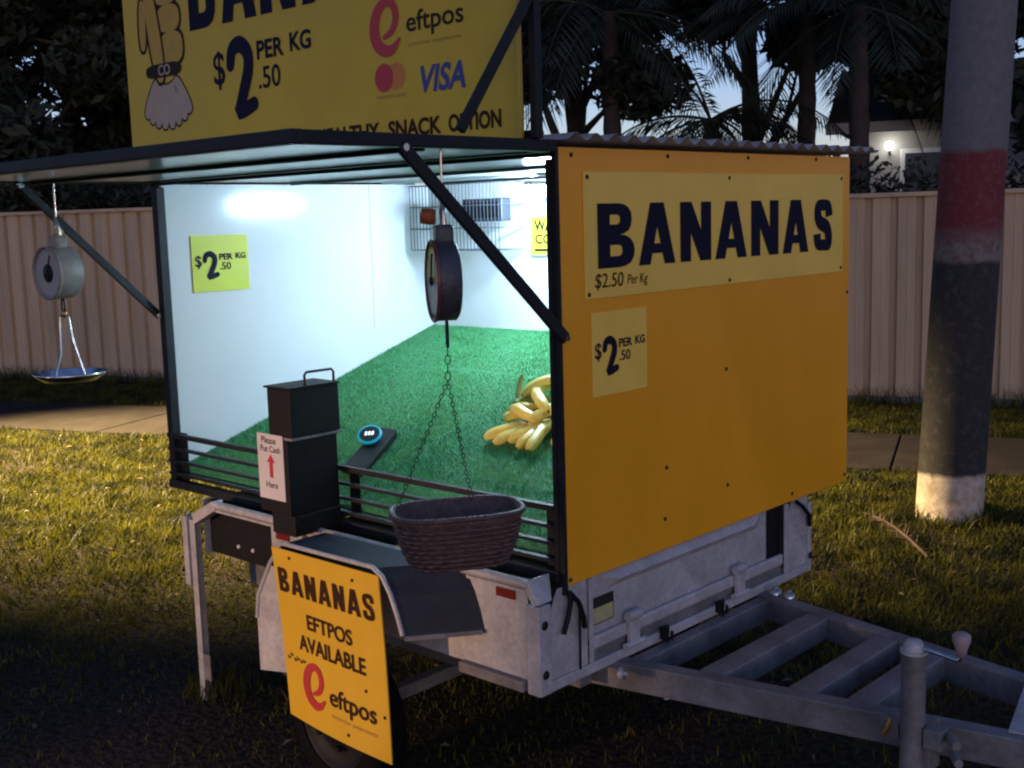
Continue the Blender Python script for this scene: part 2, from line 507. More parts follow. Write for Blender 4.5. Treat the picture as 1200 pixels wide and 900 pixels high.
def ground_material():
    m = bpy.data.materials.new('lawn_soil')
    m.use_nodes = True
    n = m.node_tree
    p = n.nodes['Principled BSDF']
    p.inputs['Roughness'].default_value = 0.95
    p.inputs['Specular IOR Level'].default_value = 0.15
    tc = n.nodes.new('ShaderNodeTexCoord')
    def noise(sc, det=6):
        z = n.nodes.new('ShaderNodeTexNoise')
        z.inputs['Scale'].default_value = sc
        z.inputs['Detail'].default_value = det
        n.links.new(tc.outputs['Object'], z.inputs['Vector'])
        return z
    a = noise(0.9)
    r = n.nodes.new('ShaderNodeValToRGB')
    r.color_ramp.elements[0].color = (0.046, 0.035, 0.031, 1)
    r.color_ramp.elements[0].position = 0.40
    r.color_ramp.elements[1].color = (0.032, 0.032, 0.016, 1)
    r.color_ramp.elements[1].position = 0.56
    n.links.new(a.outputs['Fac'], r.inputs[0])
    b = noise(38, 8)
    r2 = n.nodes.new('ShaderNodeValToRGB')
    r2.color_ramp.elements[0].color = (0.35, 0.35, 0.35, 1)
    r2.color_ramp.elements[0].position = 0.36
    r2.color_ramp.elements[1].color = (1.5, 1.45, 1.4, 1)
    r2.color_ramp.elements[1].position = 0.70
    n.links.new(b.outputs['Fac'], r2.inputs[0])
    mx = n.nodes.new('ShaderNodeMix')
    mx.data_type = 'RGBA'
    mx.blend_type = 'MULTIPLY'
    mx.inputs[0].default_value = 1
    n.links.new(r.outputs[0], mx.inputs[6])
    n.links.new(r2.outputs[0], mx.inputs[7])
    n.links.new(mx.outputs[2], p.inputs['Base Color'])
    bp = n.nodes.new('ShaderNodeBump')
    bp.inputs['Strength'].default_value = 0.8
    bp.inputs['Distance'].default_value = 0.03
    n.links.new(b.outputs['Fac'], bp.inputs['Height'])
    n.links.new(bp.outputs[0], p.inputs['Normal'])
    return m
g = MB()
g.add([(-400, -400, 0), (400, -400, 0), (400, 400, 0), (-400, 400, 0)], [(0, 1, 2, 3)])
tag(g.build('ground', ground_material()), kind='structure')
pth = MB()
jo = -40.0
random.seed(3)
while jo < 40:
    ln = 1.5
    pth.prism([DN(jo, 4.66, -0.03), DN(jo + ln - 0.012, 4.66, -0.03), DN(jo + ln - 0.012, 5.85, -0.03), DN(jo, 5.85, -0.03)], (0, 0, 0.045 + random.uniform(-0.002, 0.002)))
    jo += ln
tag(pth.build('path', PATHM, bevel=0.006), kind='structure')

# ------------------------------------------------------------------ fence (ribbed steel sheets), two runs
def fence_run(a0, a1, z1, label):
    b0 = 7.29
    t = thing('steel_fence', DN((a0 + a1) / 2, b0, 0), label, 'fence')
    m = MB()
    prof = [(0.0, 0.0), (0.050, 0.0), (0.056, 0.004), (0.064, 0.004), (0.070, 0.0), (0.120, 0.0), (0.128, -0.040), (0.172, -0.040), (0.180, 0.0)]
    a = a0
    pts = []
    while a < a1:
        for u, d in prof:
            pts.append((a + u, b0 - d))
        a += 0.196
    vs, fs = [], []
    for q, b in pts:
        vs += [DN(q, b, 0.06), DN(q, b, z1 - 0.02)]
    for i in range(len(pts) - 1):
        fs.append((2 * i, 2 * i + 2, 2 * i + 3, 2 * i + 1))
    m.add(vs, fs)
    m.build('ribbed_sheet', FENCE, t, recalc=False)
    MB().prism([DN(a0, b0 - 0.035, z1 - 0.03), DN(a1, b0 - 0.035, z1 - 0.03), DN(a1, b0 + 0.03, z1 - 0.03), DN(a0, b0 + 0.03, z1 - 0.03)], (0, 0, 0.035)).build('top_rail', FENCE, t, 0.004)
    MB().prism([DN(a0, b0 - 0.030, 0.0), DN(a1, b0 - 0.030, 0.0), DN(a1, b0 + 0.03, 0.0), DN(a0, b0 + 0.03, 0.0)], (0, 0, 0.062)).build('bottom_rail', GALVD, t, 0.004)
fence_run(-16, -5.35, 1.80, 'beige ribbed steel fence behind the far hanging dial scale')
fence_run(-5.30, 6.5, 1.70, 'beige ribbed steel fence behind the striped pole')

# ------------------------------------------------------------------ leaning street pole with painted bands
def pole():
    base = Vector((-0.548, 3.665, 0))
    top = Vector((-0.395, 3.80, 4.6))
    t = thing('street_pole', base, 'leaning concrete street pole with white, black and worn red painted bands', 'pole')
    m = bpy.data.materials.new('banded_pole_paint')
    m.use_nodes = True
    n = m.node_tree
    p = n.nodes['Principled BSDF']
    p.inputs['Roughness'].default_value = 0.8
    geo = n.nodes.new('ShaderNodeTexCoord')
    sep = n.nodes.new('ShaderNodeSeparateXYZ')
    n.links.new(geo.outputs['Object'], sep.inputs[0])
    nz = n.nodes.new('ShaderNodeTexNoise')
    nz.inputs['Scale'].default_value = 9
    nz.inputs['Detail'].default_value = 8
    n.links.new(geo.outputs['Object'], nz.inputs['Vector'])
    nf = n.nodes.new('ShaderNodeTexNoise')
    nf.inputs['Scale'].default_value = 26
    nf.inputs['Detail'].default_value = 8
    nf.inputs['Roughness'].default_value = 0.7
    n.links.new(geo.outputs['Object'], nf.inputs['Vector'])
    ad = n.nodes.new('ShaderNodeMath')
    ad.operation = 'MULTIPLY_ADD'
    ad.inputs[1].default_value = 0.05
    n.links.new(nz.outputs['Fac'], ad.inputs[0])
    n.links.new(sep.outputs[2], ad.inputs[2])
    def above(h, soft=0.012):
        r = n.nodes.new('ShaderNodeMapRange')
        r.inputs['From Min'].default_value = h - soft
        r.inputs['From Max'].default_value = h + soft
        n.links.new(ad.outputs[0], r.inputs['Value'])
        return r.outputs[0]
    def mix(fac, A, B):
        x = n.nodes.new('ShaderNodeMix')
        x.data_type = 'RGBA'
        n.links.new(fac, x.inputs[0])
        for s_, c in ((6, A), (7, B)):
            if isinstance(c, tuple):
                x.inputs[s_].default_value = (*c, 1)
            else:
                n.links.new(c, x.inputs[s_])
        return x.outputs[2]
    def worn(A, B, lo, hi):
        r = n.nodes.new('ShaderNodeMapRange')
        r.inputs['From Min'].default_value = lo
        r.inputs['From Max'].default_value = hi
        n.links.new(nf.outputs['Fac'], r.inputs['Value'])
        return mix(r.outputs[0], A, B)
    off = -2.3                                     # object origin sits at the part's centre
    white = worn((0.34, 0.27, 0.20), (0.56, 0.50, 0.43), 0.35, 0.6)
    black = worn((0.022, 0.022, 0.025), (0.10, 0.09, 0.085), 0.5, 0.85)
    dirty = worn((0.20, 0.17, 0.16), (0.13, 0.07, 0.065), 0.45, 0.62)
    red = worn((0.15, 0.020, 0.024), (0.22, 0.10, 0.095), 0.5, 0.8)
    con = worn((0.11, 0.108, 0.115), (0.17, 0.165, 0.17), 0.3, 0.7)
    c = mix(above(0.27 + off), white, black)
    c = mix(above(1.345 + off), c, dirty)
    c = mix(above(1.47 + off, 0.05), c, red)
    c = mix(above(1.875 + off), c, con)
    n.links.new(c, p.inputs['Base Color'])
    b = n.nodes.new('ShaderNodeBump')
    b.inputs['Strength'].default_value = 0.35
    b.inputs['Distance'].default_value = 0.01
    n.links.new(nf.outputs['Fac'], b.inputs['Height'])
    n.links.new(b.outputs[0], p.inputs['Normal'])
    k = MB()
    pts = [base + (top - base) * i / 23 for i in range(24)]
    pts = [Vector((q.x, q.y, 4.6 * i / 23)) for i, q in enumerate(pts)]
    k.tube(pts, [0.164 - 0.022 * i / 23 for i in range(24)], 32)
    k.build('pole_shaft', m, t)
    # a spall near the band change
    MB().lathe((-0.612, 3.602, 1.37), [(0.0, 0.0), (0.014, 0.004), (0.016, 0.04), (0.0, 0.05)], (0.2, 0.1, 1), 8).build('rusty_bracket', ORANGEWOOD, t)
pole()

# ------------------------------------------------------------------ plants
def leaf_cloud(centers, radii, per, size, seed):
    r = np.random.default_rng(seed)
    V, F = [], []
    for c, rad in zip(centers, radii):
        d = r.normal(size=(per, 3))
        d /= np.linalg.norm(d, axis=1)[:, None]
        pos = np.array(c) + d * (r.random((per, 1)) ** 0.45) * np.array(rad)
        a = r.normal(size=(per, 3)); a /= np.linalg.norm(a, axis=1)[:, None]
        b = np.cross(a, r.normal(size=(per, 3))); b /= np.linalg.norm(b, axis=1)[:, None]
        s = size * (0.6 + 0.8 * r.random((per, 1)))
        q = np.stack([pos - a * s, pos - b * s * 0.4, pos + a * s, pos + b * s * 0.4], 1).reshape(-1, 3)
        V.append(q)
    V = np.concatenate(V)
    F = np.arange(len(V)).reshape(-1, 4)
    return V, F

def limb_path(p0, p1, bend, r):
    p0, p1 = Vector(p0), Vector(p1)
    mid = (p0 + p1) / 2 + Vector((r.normal() * bend, r.normal() * bend, 0))
    return [p0, (p0 + mid) / 2 + Vector((0, 0, 0.02)), mid, (mid + p1) / 2, p1]

def tree(base, height, spread, clumps, per, size, seed, label, low=0.25, group='trees beyond the fence'):
    r = np.random.default_rng(seed)
    base = Vector(base)
    t = thing('broadleaf_tree', base, label, 'tree', group)
    cs, rs = [], []
    for i in range(clumps):
        a = r.random() * 2 * PI
        h = low + (1 - low) * r.random()
        rad = spread * (0.25 + 0.75 * r.random()) * math.sin(min(1, (1.12 - h) * 1.6) * PI / 2)
        cs.append((base.x + rad * math.cos(a), base.y + rad * math.sin(a), height * h))
        k = spread * (0.22 + 0.18 * r.random())
        rs.append((k, k, k * 0.7))
    tr = MB()
    tr.tube([base + Vector((0, 0, -0.05)), base + Vector((0.05, 0, height * 0.2)), base + Vector((-0.06, 0.05, height * 0.45)), base + Vector((0.05, 0, height * 0.8))], [0.2, 0.16, 0.11, 0.03], 10)
    for i in range(min(12, clumps)):
        p0 = base + Vector((0, 0, height * (0.2 + 0.035 * i)))
        tr.tube(limb_path(p0, cs[i], 0.15, r), [0.07, 0.05, 0.035, 0.022, 0.01], 6)
    tr.build('trunk', BARK, t)
    V, F = leaf_cloud(cs, rs, per * 3, size, seed + 1)
    np_mesh('crown', V, F, LEAF, t)

def palm(base, h, nf, length, seed, label, lean=(0, 0)):
    r = np.random.default_rng(seed)
    base = Vector(base)
    t = thing('palm_tree', base, label, 'palm', 'palms beyond the fence')
    top = base + Vector((lean[0], lean[1], h))
    tk = MB()
    pts, rr = [], []
    for i in range(24):
        f = i / 23
        pts.append(base.lerp(top, f) + Vector((0.05 * math.sin(f * 3), 0, 0)))
        rr.append(0.13 - 0.035 * f + (0.012 if i % 2 else 0))
    tk.tube(pts, rr, 12)
    tk.build('trunk', BARK, t)
    V, F = [], []
    nvert = 0
    st = MB()
    for k in range(nf):
        az = 2 * PI * k / nf + r.normal() * 0.15
        el = math.radians(r.uniform(-25, 70))
        L = length * r.uniform(0.8, 1.15)
        d = Vector((math.cos(az) * math.cos(el), math.sin(az) * math.cos(el), math.sin(el)))
        p = top.copy()
        path = [p.copy()]
        N = 14
        for i in range(N):
            d = (d + Vector((0, 0, -0.085 - 0.05 * i / N))).normalized()
            p = p + d * (L / N)
            path.append(p.copy())
        st.tube(path, [0.022 - 0.018 * i / N for i in range(N + 1)], 5)
        side = Vector((-math.sin(az), math.cos(az), 0))
        M = 46
        for i in range(4, M):
            f = i / M
            q = f * N
            i0 = min(int(q), N - 1)
            pp = path[i0].lerp(path[i0 + 1], q - i0)
            dd = (path[i0 + 1] - path[i0]).normalized()
            ll = L * 0.26 * math.sin(PI * min(1, 0.12 + f * 0.92)) ** 0.6 * r.uniform(0.8, 1.1)
            for s in (-1, 1):
                dr = (side * s * 0.85 + dd * 0.6 + Vector((0, 0, -0.42 + 0.12 * r.normal()))).normalized()
                e = pp + dr * ll + Vector((0, 0, -0.1 * ll))
                wv = dd * 0.016
                m_ = pp.lerp(e, 0.5) + Vector((0, 0, 0.02))
                V += [pp - wv * 0.6, m_ - wv, e, m_ + wv]
                F.append((nvert, nvert + 1, nvert + 2, nvert + 3))
                nvert += 4
    st.build('frond_stem', PALML, t)
    np_mesh('fronds', np.array([tuple(v) for v in V]), np.array(F), PALML, t)

tree((-15.2, 3.9, 0), 9.5, 2.9, 44, 680, 0.10, 21, 'tall dark tree at the left edge beyond the fence', 0.10)
tree((-12.6, 6.6, 0), 9.0, 2.6, 40, 640, 0.10, 22, 'dark leafy tree just left of the upper banner', 0.10)
tree((-11.0, 9.4, 0), 9.0, 2.4, 30, 400, 0.10, 23, 'dark tree mostly hidden behind the upper banner', 0.10)
tree((-9.0, 10.9, 0), 8.5, 2.0, 34, 460, 0.10, 24, 'dense dark tree right of the upper banner', 0.36)
tree((-7.2, 12.6, 0), 8.5, 2.0, 30, 300, 0.10, 25, 'dark tree with bare lower trunk above the amber panel', 0.46)
tree((-4.6, 13.4, 0), 7.6, 1.9, 34, 430, 0.10, 26, 'dark tree hanging over the lit white house', 0.40)
tree((-2.0, 13.6, 0), 7.6, 2.0, 30, 420, 0.10, 27, 'dark tree behind the striped pole', 0.12)
tree((-17.5, 1.6, 0), 9.5, 2.9, 40, 420, 0.10, 28, 'dark tree furthest left beyond the fence', 0.08)
tree((-16.0, 7.0, 0), 10, 3.0, 40, 420, 0.10, 29, 'dark tree filling in behind the left pair of trees', 0.08)
palm((-7.63, 9.93, 0), 4.1, 17, 2.5, 31, 'palm with thick brown trunk beside the upper banner edge')
palm((-5.86, 11.56, 0), 4.0, 18, 2.5, 32, 'palm with slim dark trunk above the large lettered sign', (0.1, 0))
palm((-6.75, 10.9, 0), 2.75, 15, 1.9, 33, 'low young palm with arching fronds between the two taller palms')
palm((-4.75, 10.9, 0), 3.9, 16, 2.3, 34, 'palm with drooping fronds left of the striped pole')

def hedge(a0, a1, b, z, label, seed):
    r = np.random.default_rng(seed)
    t = thing('hedge', DN((a0 + a1) / 2, b, 0), label, 'hedge')
    cs, rs = [], []
    n_ = int((a1 - a0) / 0.32)
    for i in range(n_):
        for zz in (0.55, 1.15, z - 0.28):
            c = DN(a0 + (i + r.random()) * 0.32, b + r.normal() * 0.12, zz + r.normal() * 0.07)
            cs.append(tuple(c)); rs.append((0.38, 0.38, 0.34))
    V, F = leaf_cloud(cs, rs, 260, 0.045, seed)
    np_mesh('foliage', V, F, LEAF, t)
    for i in range(0, n_, 8):
        p = DN(a0 + i * 0.32, b, 0)
        MB().tube([p, p + Vector((0.03, 0, z * 0.4)), p + Vector((0, 0.05, z * 0.75))], [0.03, 0.022, 0.01], 6).build('stem', BARK, t)
hedge(-15.5, -5.6, 8.1, 2.35, 'dark hedge showing above the left stretch of fence', 41)
hedge(-3.2, 4.0, 8.3, 1.98, 'dark clipped hedge topping the fence beside the striped pole', 42)

# small white house with a lit wall lamp
def house():
    a0, b0 = -0.52, 13.5
    t = thing('white_house', DN(a0, b0 + 1.5, 0), 'small white house lit by a lamp under its eave behind the hedge', 'house')
    def bx(x0, x1, y0, y1, z0, z1, m=None):
        m = m or MB()
        m.prism([DN(x0, y0, z0), DN(x1, y0, z0), DN(x1, y1, z0), DN(x0, y1, z0)], (0, 0, z1 - z0))
        return m
    bx(a0, a0 + 3.6, b0, b0 + 3.0, 0, 2.62).build('wall', HOUSEW, t, 0.01)
    rf = MB()
    rf.prism([DN(a0 - 0.35, b0 - 0.28, 2.62), DN(a0 - 0.35, b0 + 1.5, 3.5), DN(a0 - 0.35, b0 + 3.3, 2.62)], DV * 4.3)
    rf.build('roof', ROOFD, t)
    bx(a0 - 0.35, a0 + 3.95, b0 - 0.36, b0 - 0.285, 2.52, 2.66).build('gutter', HOUSEW, t, 0.01)
    w_ = bx(a0 + 0.55, a0 + 1.25, b0 - 0.03, b0 - 0.002, 1.5, 2.32).build('window', WHITEROOF, t, 0.008)
    bx(a0 + 0.61, a0 + 1.19, b0 - 0.04, b0 - 0.032, 1.56, 2.26).build('pane', DARKPANEL, w_)
    l = thing('wall_lamp', DN(a0 + 0.42, b0 - 0.10, 2.30), 'glowing round lamp on the white house wall', 'lamp')
    q = DN(a0 + 0.42, b0 - 0.10, 2.36)
    MB().lathe(q, [(0.0, -0.055), (0.036, -0.044), (0.055, 0.0), (0.036, 0.044), (0.0, 0.055)], (0, 0, 1), 16).build('globe', LAMPE, l)
    MB().bar(q + Vector((0, 0, -0.07)), DN(a0 + 0.42, b0 - 0.003, 2.27), 0.03, 0.03).build('bracket', BLACK, l)
    d = bpy.data.lights.new('wall_lamp_light', 'POINT')
    d.energy = 2.0
    d.color = (1, 0.96, 0.85)
    d.shadow_soft_size = 0.08
    o = bpy.data.objects.new('wall_lamp_light', d)
    COL.objects.link(o)
    o.parent = l
    o.location = DN(a0 + 0.42, b0 - 0.24, 2.36) - WP[l.name]
house()

# ------------------------------------------------------------------ the trailer
L, W, ZB, ZT = 1.83, 1.477, 0.676, 1.763
YB = 1.28                                           # inner back wall
T = thing('food_trailer', (-0.8, 0.55, 0), 'amber sided market trailer with its serving hatch propped open and bright white interior', 'trailer')

pan = MB().box((-0.010, 0.0, ZB), (0.0, W, ZT)).build('amber_side_panel', AMBER, T, 0.0015)
for y, z in ((0.42, 0.762), (0.43, 0.905), (0.73, 1.145), (0.735, 0.80), (0.012, 0.69), (1.11, 0.70), (1.46, 0.70), (1.465, 1.32), (0.05, 1.745), (0.45, 1.748), (0.85, 1.75), (1.25, 1.752)):
    MB().lathe((0.0, y, z), [(0.0, 0.004), (0.004, 0.0035), (0.0062, 0.0003)], (1, 0, 0), 10).build('screw', BLACK, pan)
MB().box((-0.0115, -0.012, 0.655), (0.003, -0.0005, ZT)).build('corner_trim', BLACK, T)
MB().box((-0.028, -0.014, 0.66), (-0.0125, 0.03, 1.735)).box((-0.028, -0.014, 0.655), (-0.006, -0.0125, 0.66)).build('corner_post', BLACK, T)
lp = MB().box((-L, -0.012, 0.69), (-L + 0.032, 0.022, 1.735)).build('corner_post', BLACK, T, 0.003)
MB().box((-L - 0.001, 0.023, 0.70), (-L + 0.012, W, 1.745)).build('end_panel', WHITE, T)
MB().box((-L + 0.013, YB, 0.70), (-0.0215, YB + 0.012, 1.745)).build('back_wall', WHITE, T)
MB().box((-0.021, 0.031, 0.70), (-0.0105, YB + 0.012, 1.745)).build('inner_lining', WHITE, T)
MB().box((-L + 0.0125, 0.952, 1.17), (-L + 0.0155, 0.966, 1.745)).build('wall_joint_strip', WHITE, T)
# roof: corrugated sheet running along X
m = MB()
ys = np.arange(-0.02, 1.60, 0.0095)
vs, fs = [], []
for y in ys:
    z = 1.785 + 0.009 * math.sin(2 * PI * y / 0.076)
    vs += [(-L - 0.06, y, z), (0.045, y, z), (-L - 0.06, y, z + 0.0012), (0.045, y, z + 0.0012)]
for i in range(len(ys) - 1):
    a = 4 * i
    fs += [(a, a + 4, a + 5, a + 1), (a + 2, a + 3, a + 7, a + 6), (a + 1, a + 5, a + 7, a + 3), (a, a + 2, a + 6, a + 4)]
m.add(vs, fs, 0, True)
m.build('corrugated_roof', ROOFTOP, T, recalc=False)
m = MB().box((-L, 0.03, 1.752), (-0.012, YB + 0.01, 1.758)).build('ceiling_sheet', WHITE, T)
for y in (0.0, 0.55, 1.262):
    MB().box((-L + 0.034, y, 1.741), (-0.0215, y + 0.016, 1.7515)).build('roof_beam', BLACK, T, 0.002)
MB().box((-L + 0.034, 1.0, 1.742), (-0.0215, 1.016, 1.7515)).build('roof_beam', WHITEROOF, T, 0.002)
# hatch propped up
hx0, hx1, hy = -L - 0.02, 0.012, -0.79
h = MB()
h.box((hx0 + 0.03, hy + 0.0325, 1.7545), (hx1 - 0.03, -0.046, 1.7575))
hs = h.build('hatch', WHITE, T)
def hpart(a, b, nm='hatch_frame_tube', mm=None): MB().box(a, b).build(nm, mm or BLACK, hs, 0.003)
hpart((hx0, hy, 1.750), (hx1, hy + 0.032, 1.779))
hpart((hx0, -0.045, 1.750), (hx1, -0.0155, 1.779))
hpart((hx0, hy + 0.0325, 1.7505), (hx0 + 0.03, -0.0455, 1.7785))
hpart((hx1 - 0.03, hy + 0.0325, 1.7505), (hx1, -0.0455, 1.7785))
hpart((hx0 + 0.031, -0.44, 1.7445), (hx1 - 0.031, -0.412, 1.754))
for x in (-0.30, -0.92, -1.54):
    MB().cyl((x - 0.05, -0.0085, 1.768), (x + 0.05, -0.0085, 1.768), 0.0065).build('hatch_hinge', GALV, hs)
s1 = MB().bar((0.016, -0.004, 1.303), (0.016, -0.512, 1.752), 0.012, 0.030).build('prop_strut', BLACK, T, 0.002)
MB().cyl((0.003, -0.006, 1.305), (0.026, -0.006, 1.305), 0.008, 10).build('pivot_bolt', CHROME, s1)
MB().cyl((0.013, -0.508, 1.749), (0.027, -0.508, 1.749), 0.008, 10).build('pivot_bolt', CHROME, s1)
s2 = MB().bar((-L - 0.008, -0.006, 1.293), (-L - 0.008, -0.47, 1.752), 0.012, 0.026).build('prop_strut', BLACK, T, 0.002)
MB().cyl((-L - 0.014, -0.010, 1.296), (-L + 0.006, -0.016, 1.296), 0.008, 10).build('pivot_bolt', CHROME, s2)
MB().cyl((-L - 0.0, -0.468, 1.745), (-L + 0.012, -0.468, 1.745), 0.010, 10).build('pivot_bolt', CHROME, s2)
# slatted rail along the counter
for z, hh in ((0.868, 0.015), (0.824, 0.009), (0.780, 0.009), (0.735, 0.010)):
    rl = MB()
    rl.box((-L + 0.004, -0.0185, z), (-0.029, -0.0155, z + hh)).box((-L + 0.034, -0.0153, z + hh - 0.003), (-0.029, -0.002, z + hh))
    rl.build('counter_rail', BLACK, T)
for x in (-1.795, -0.86, -0.075):
    MB().box((x, 0.013, 0.70), (x + 0.045, 0.017, 0.882)).build('rail_bracket', BLACK, T)
MB().box((-L + 0.002, -0.022, 0.688), (-0.0125, 0.012, 0.716)).build('floor_sill', BLACK, T, 0.003)
# sloping display floor with turf
sl = 0.318
def rz(y): return 0.747 + sl * y
fl = MB()
fl.prism([(-L + 0.013, 0.018, rz(0.018)), (-L + 0.013, YB - 0.001, rz(YB)), (-L + 0.013, YB - 0.001, rz(YB) - 0.02), (-L + 0.013, 0.018, rz(0.018) - 0.02)], (L - 0.0345, 0, 0))
floor = fl.build('display_floor', TURF, T)
N = 110000
x = rng.uniform(-L + 0.016, -0.024, N)
y = rng.uniform(0.016, YB - 0.006, N)
keep = (np.abs(y - 0.905 - 0.004 * np.sin(x * 9)) > 0.004) & (np.abs((x + 0.93) - 0.02 * np.sin(y * 3)) > 0.003)
x, y = x[keep], y[keep]
N = len(x)
ang = rng.uniform(0, 2 * PI, N)
hgt = rng.uniform(0.006, 0.012, N) * (0.8 + 0.4 * np.sin(x * 7 + y * 5) ** 2)
wd = rng.uniform(0.0009, 0.0017, N)
base = np.stack([x, y, 0.747 + sl * y - 0.001], 1)
u = np.stack([np.cos(ang), np.sin(ang), np.zeros(N)], 1) * wd[:, None]
lean = np.stack([rng.normal(0, 0.35, N), rng.normal(-0.12, 0.35, N), np.ones(N)], 1) * hgt[:, None]
V = np.stack([base - u, base + u, base + lean], 1).reshape(-1, 3)
tb = np_mesh('turf_pile', V, np.arange(len(V)).reshape(-1, 3), TURFB, T)
tb['kind'] = 'stuff'

# tray below
TY0, TY1, TXR = -0.10, 1.232, -1.55
tr = MB()
tr.box((-1.115, TY0, 0.445), (-0.046, TY0 + 0.004, 0.69)).box((TXR, TY1 - 0.004, 0.445), (-0.046, TY1, 0.69)).box((TXR, TY0 + 0.035, 0.505), (TXR + 0.004, TY1 - 0.005, 0.69)).box((-1.11, TY0 + 0.005, 0.445), (-0.032, TY1 - 0.005, 0.449)).box((TXR + 0.005, TY0 + 0.08, 0.50), (-1.111, TY1 - 0.005, 0.504))
tray = tr.build('tray', GALV, T)
MB().cyl((TXR + 0.13, TY0 - 0.004, 0.699), (-0.035, TY0 - 0.004, 0.699), 0.013).build('tray_top_rail', GALV, tray)
MB().box((TXR + 0.13, TY0 - 0.006, 0.676), (-0.035, TY0 - 0.0005, 0.684)).build('tray_side_swage', GALV, tray)
MB().prism([(TXR, TY0 - 0.012, 0.648), (TXR, TY0 + 0.03, 0.648), (TXR + 0.128, TY0 + 0.03, 0.712), (TXR + 0.128, TY0 - 0.012, 0.712)], (0.016, 0, -0.03)).build('tray_end_bend', GALV, tray, 0.003)
MB().prism([(-0.034, TY0 - 0.014, 0.712), (-0.034, TY0 + 0.07, 0.712), (0.0, TY0 + 0.04, 0.655), (0.0, TY0 - 0.01, 0.655)], (-0.02, 0, -0.008)).build('tray_end_bend', GALV, tray, 0.002)
for x in (-0.62, -0.94, -0.30):
    MB().cyl((x, TY0 - 0.012, 0.69), (x, TY0 - 0.012, 0.655), 0.011, 10).cyl((x, TY0 - 0.004, 0.66), (x, TY0 - 0.03, 0.655), 0.008, 8).build('rope_hook', GALV, tray)
MB().box((-0.15, TY0 - 0.006, 0.650), (-0.085, TY0 - 0.0005, 0.674)).build('side_reflector', REFL, tray, 0.002)
MB().box((-1.085, TY0 - 0.006, 0.642), (-1.02, TY0 - 0.0005, 0.668)).build('side_reflector', REFL, tray, 0.002)
for x in (-1.29, -1.37):
    MB().lathe((x, TY0 + 0.049, 0.555), [(0, -0.006), (0.006, -0.005), (0.007, 0)], (0, 1, 0), 10).build('side_marker', NOTICE, tray)
MB().box((-0.28, TY0 - 0.022, 0.42), (-0.05, TY0 - 0.001, 0.449)).build('bottom_flange', GALVD, tray, 0.003)
MB().box((-1.535, TY0 + 0.05, 0.51), (-1.118, TY0 + 0.075, 0.688)).build('tray_shade_panel', BLACKM, tray, 0.003)  # added dark inset panel, stands in for shadow on the rear tray side
MB().box((-1.115, TY0 - 0.016, 0.425), (-0.9, TY0 - 0.001, 0.449)).build('bottom_flange', GALVD, tray, 0.003)
# front corner pillars with bolts, checker plates, gate
for y0, y1 in ((TY0 - 0.01, TY0 + 0.035), (TY1 - 0.012, TY1 + 0.008)):
    pl = MB().box((-0.045, y0, 0.416), (0.0, y1, 0.648)).build('corner_pillar', GALV, tray, 0.003)
    for z in (0.598, 0.470):
        MB().lathe((0.0005, (y0 + y1) / 2 - 0.002, z), [(0, 0.002), (0.011, 0.0018), (0.012, 0)], (1, 0, 0), 14).build('bolt_hole', BLACK, pl)
def checker(y0, y1, z0, z1):
    c = MB()
    c.prism([(-0.012, y0, z0), (-0.012, y1, z0), (-0.012, y1, z1), (-0.012, y0 + 0.035, z1), (-0.012, y0, z1 - 0.06)], (0.004, 0, 0))
    k = 0
    zz = z0 + 0.012
    while zz < z1 - 0.02:
        yy = y0 + 0.012 + (0.011 if k % 2 else 0)
        while yy < y1 - 0.01:
            if zz < z1 - 0.06 or yy > y0 + 0.045:
                s = 1 if k % 2 else -1
                c.bar((-0.0078, yy - 0.007, zz - 0.006 * s), (-0.0078, yy + 0.007, zz + 0.006 * s), 0.0022, 0.0044)
            yy += 0.023
        zz += 0.013
        k += 1
    return c
checker(TY0 + 0.037, 0.085, 0.445, 0.675).build('checker_plate', GALV, tray)
checker(1.092, TY1 - 0.014, 0.445, 0.675).build('checker_plate', GALV, tray)
MB().box((-0.006, 0.086, 0.445), (0.001, 0.10, 0.672)).build('gate_post', GALV, tray, 0.002)
MB().box((-0.006, 1.068, 0.445), (0.001, 1.090, 0.672)).build('gate_post', GALV, tray, 0.002)
gate = MB().box((-0.024, 0.102, 0.50), (-0.020, 0.985, 0.675)).build('front_gate', GALV, tray)
gl = MB()
gl.prism([(-0.0195, 0.13, 0.668), (0.0, 0.19, 0.650), (0.0, 0.90, 0.650), (-0.0195, 0.965, 0.668), (-0.0195, 0.90, 0.628), (-0.0195, 0.19, 0.628)], (0.0, 0, 0.0001))
gl = MB()
vs = [(-0.0195, 0.13, 0.672), (-0.0195, 0.97, 0.672), (0.002, 0.88, 0.645), (0.002, 0.21, 0.645), (-0.0195, 0.17, 0.622), (-0.0195, 0.93, 0.622)]
gl.add(vs, [(0, 3, 2, 1), (3, 4, 5, 2), (0, 4, 3), (1, 2, 5)])
gl.build('pressed_ledge', GALV, gate)
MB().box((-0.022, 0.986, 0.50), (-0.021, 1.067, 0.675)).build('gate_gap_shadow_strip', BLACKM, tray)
MB().box((-0.019, 0.102, 0.476), (-0.004, 1.066, 0.512)).build('gate_lower_tube', GALV, tray, 0.006)
MB().box((-0.03, TY0 + 0.036, 0.416), (-0.002, TY1 - 0.013, 0.444)).build('front_channel', GALV, tray, 0.003)
MB().box((-0.025, 0.102, 0.446), (-0.012, 1.066, 0.474)).build('front_sill_strip', GALVD, tray)
for y in (0.245, 0.775):
    hg = MB()
    hg.box((-0.003, y, 0.452), (0.010, y + 0.042, 0.535)).cyl((0.004, y - 0.004, 0.530), (0.004, y + 0.046, 0.530), 0.014, 12).cyl((0.006, y - 0.02, 0.452), (0.006, y + 0.066, 0.452), 0.009, 10)
    hg.build('gate_hinge', GALV, tray, 0.0015)
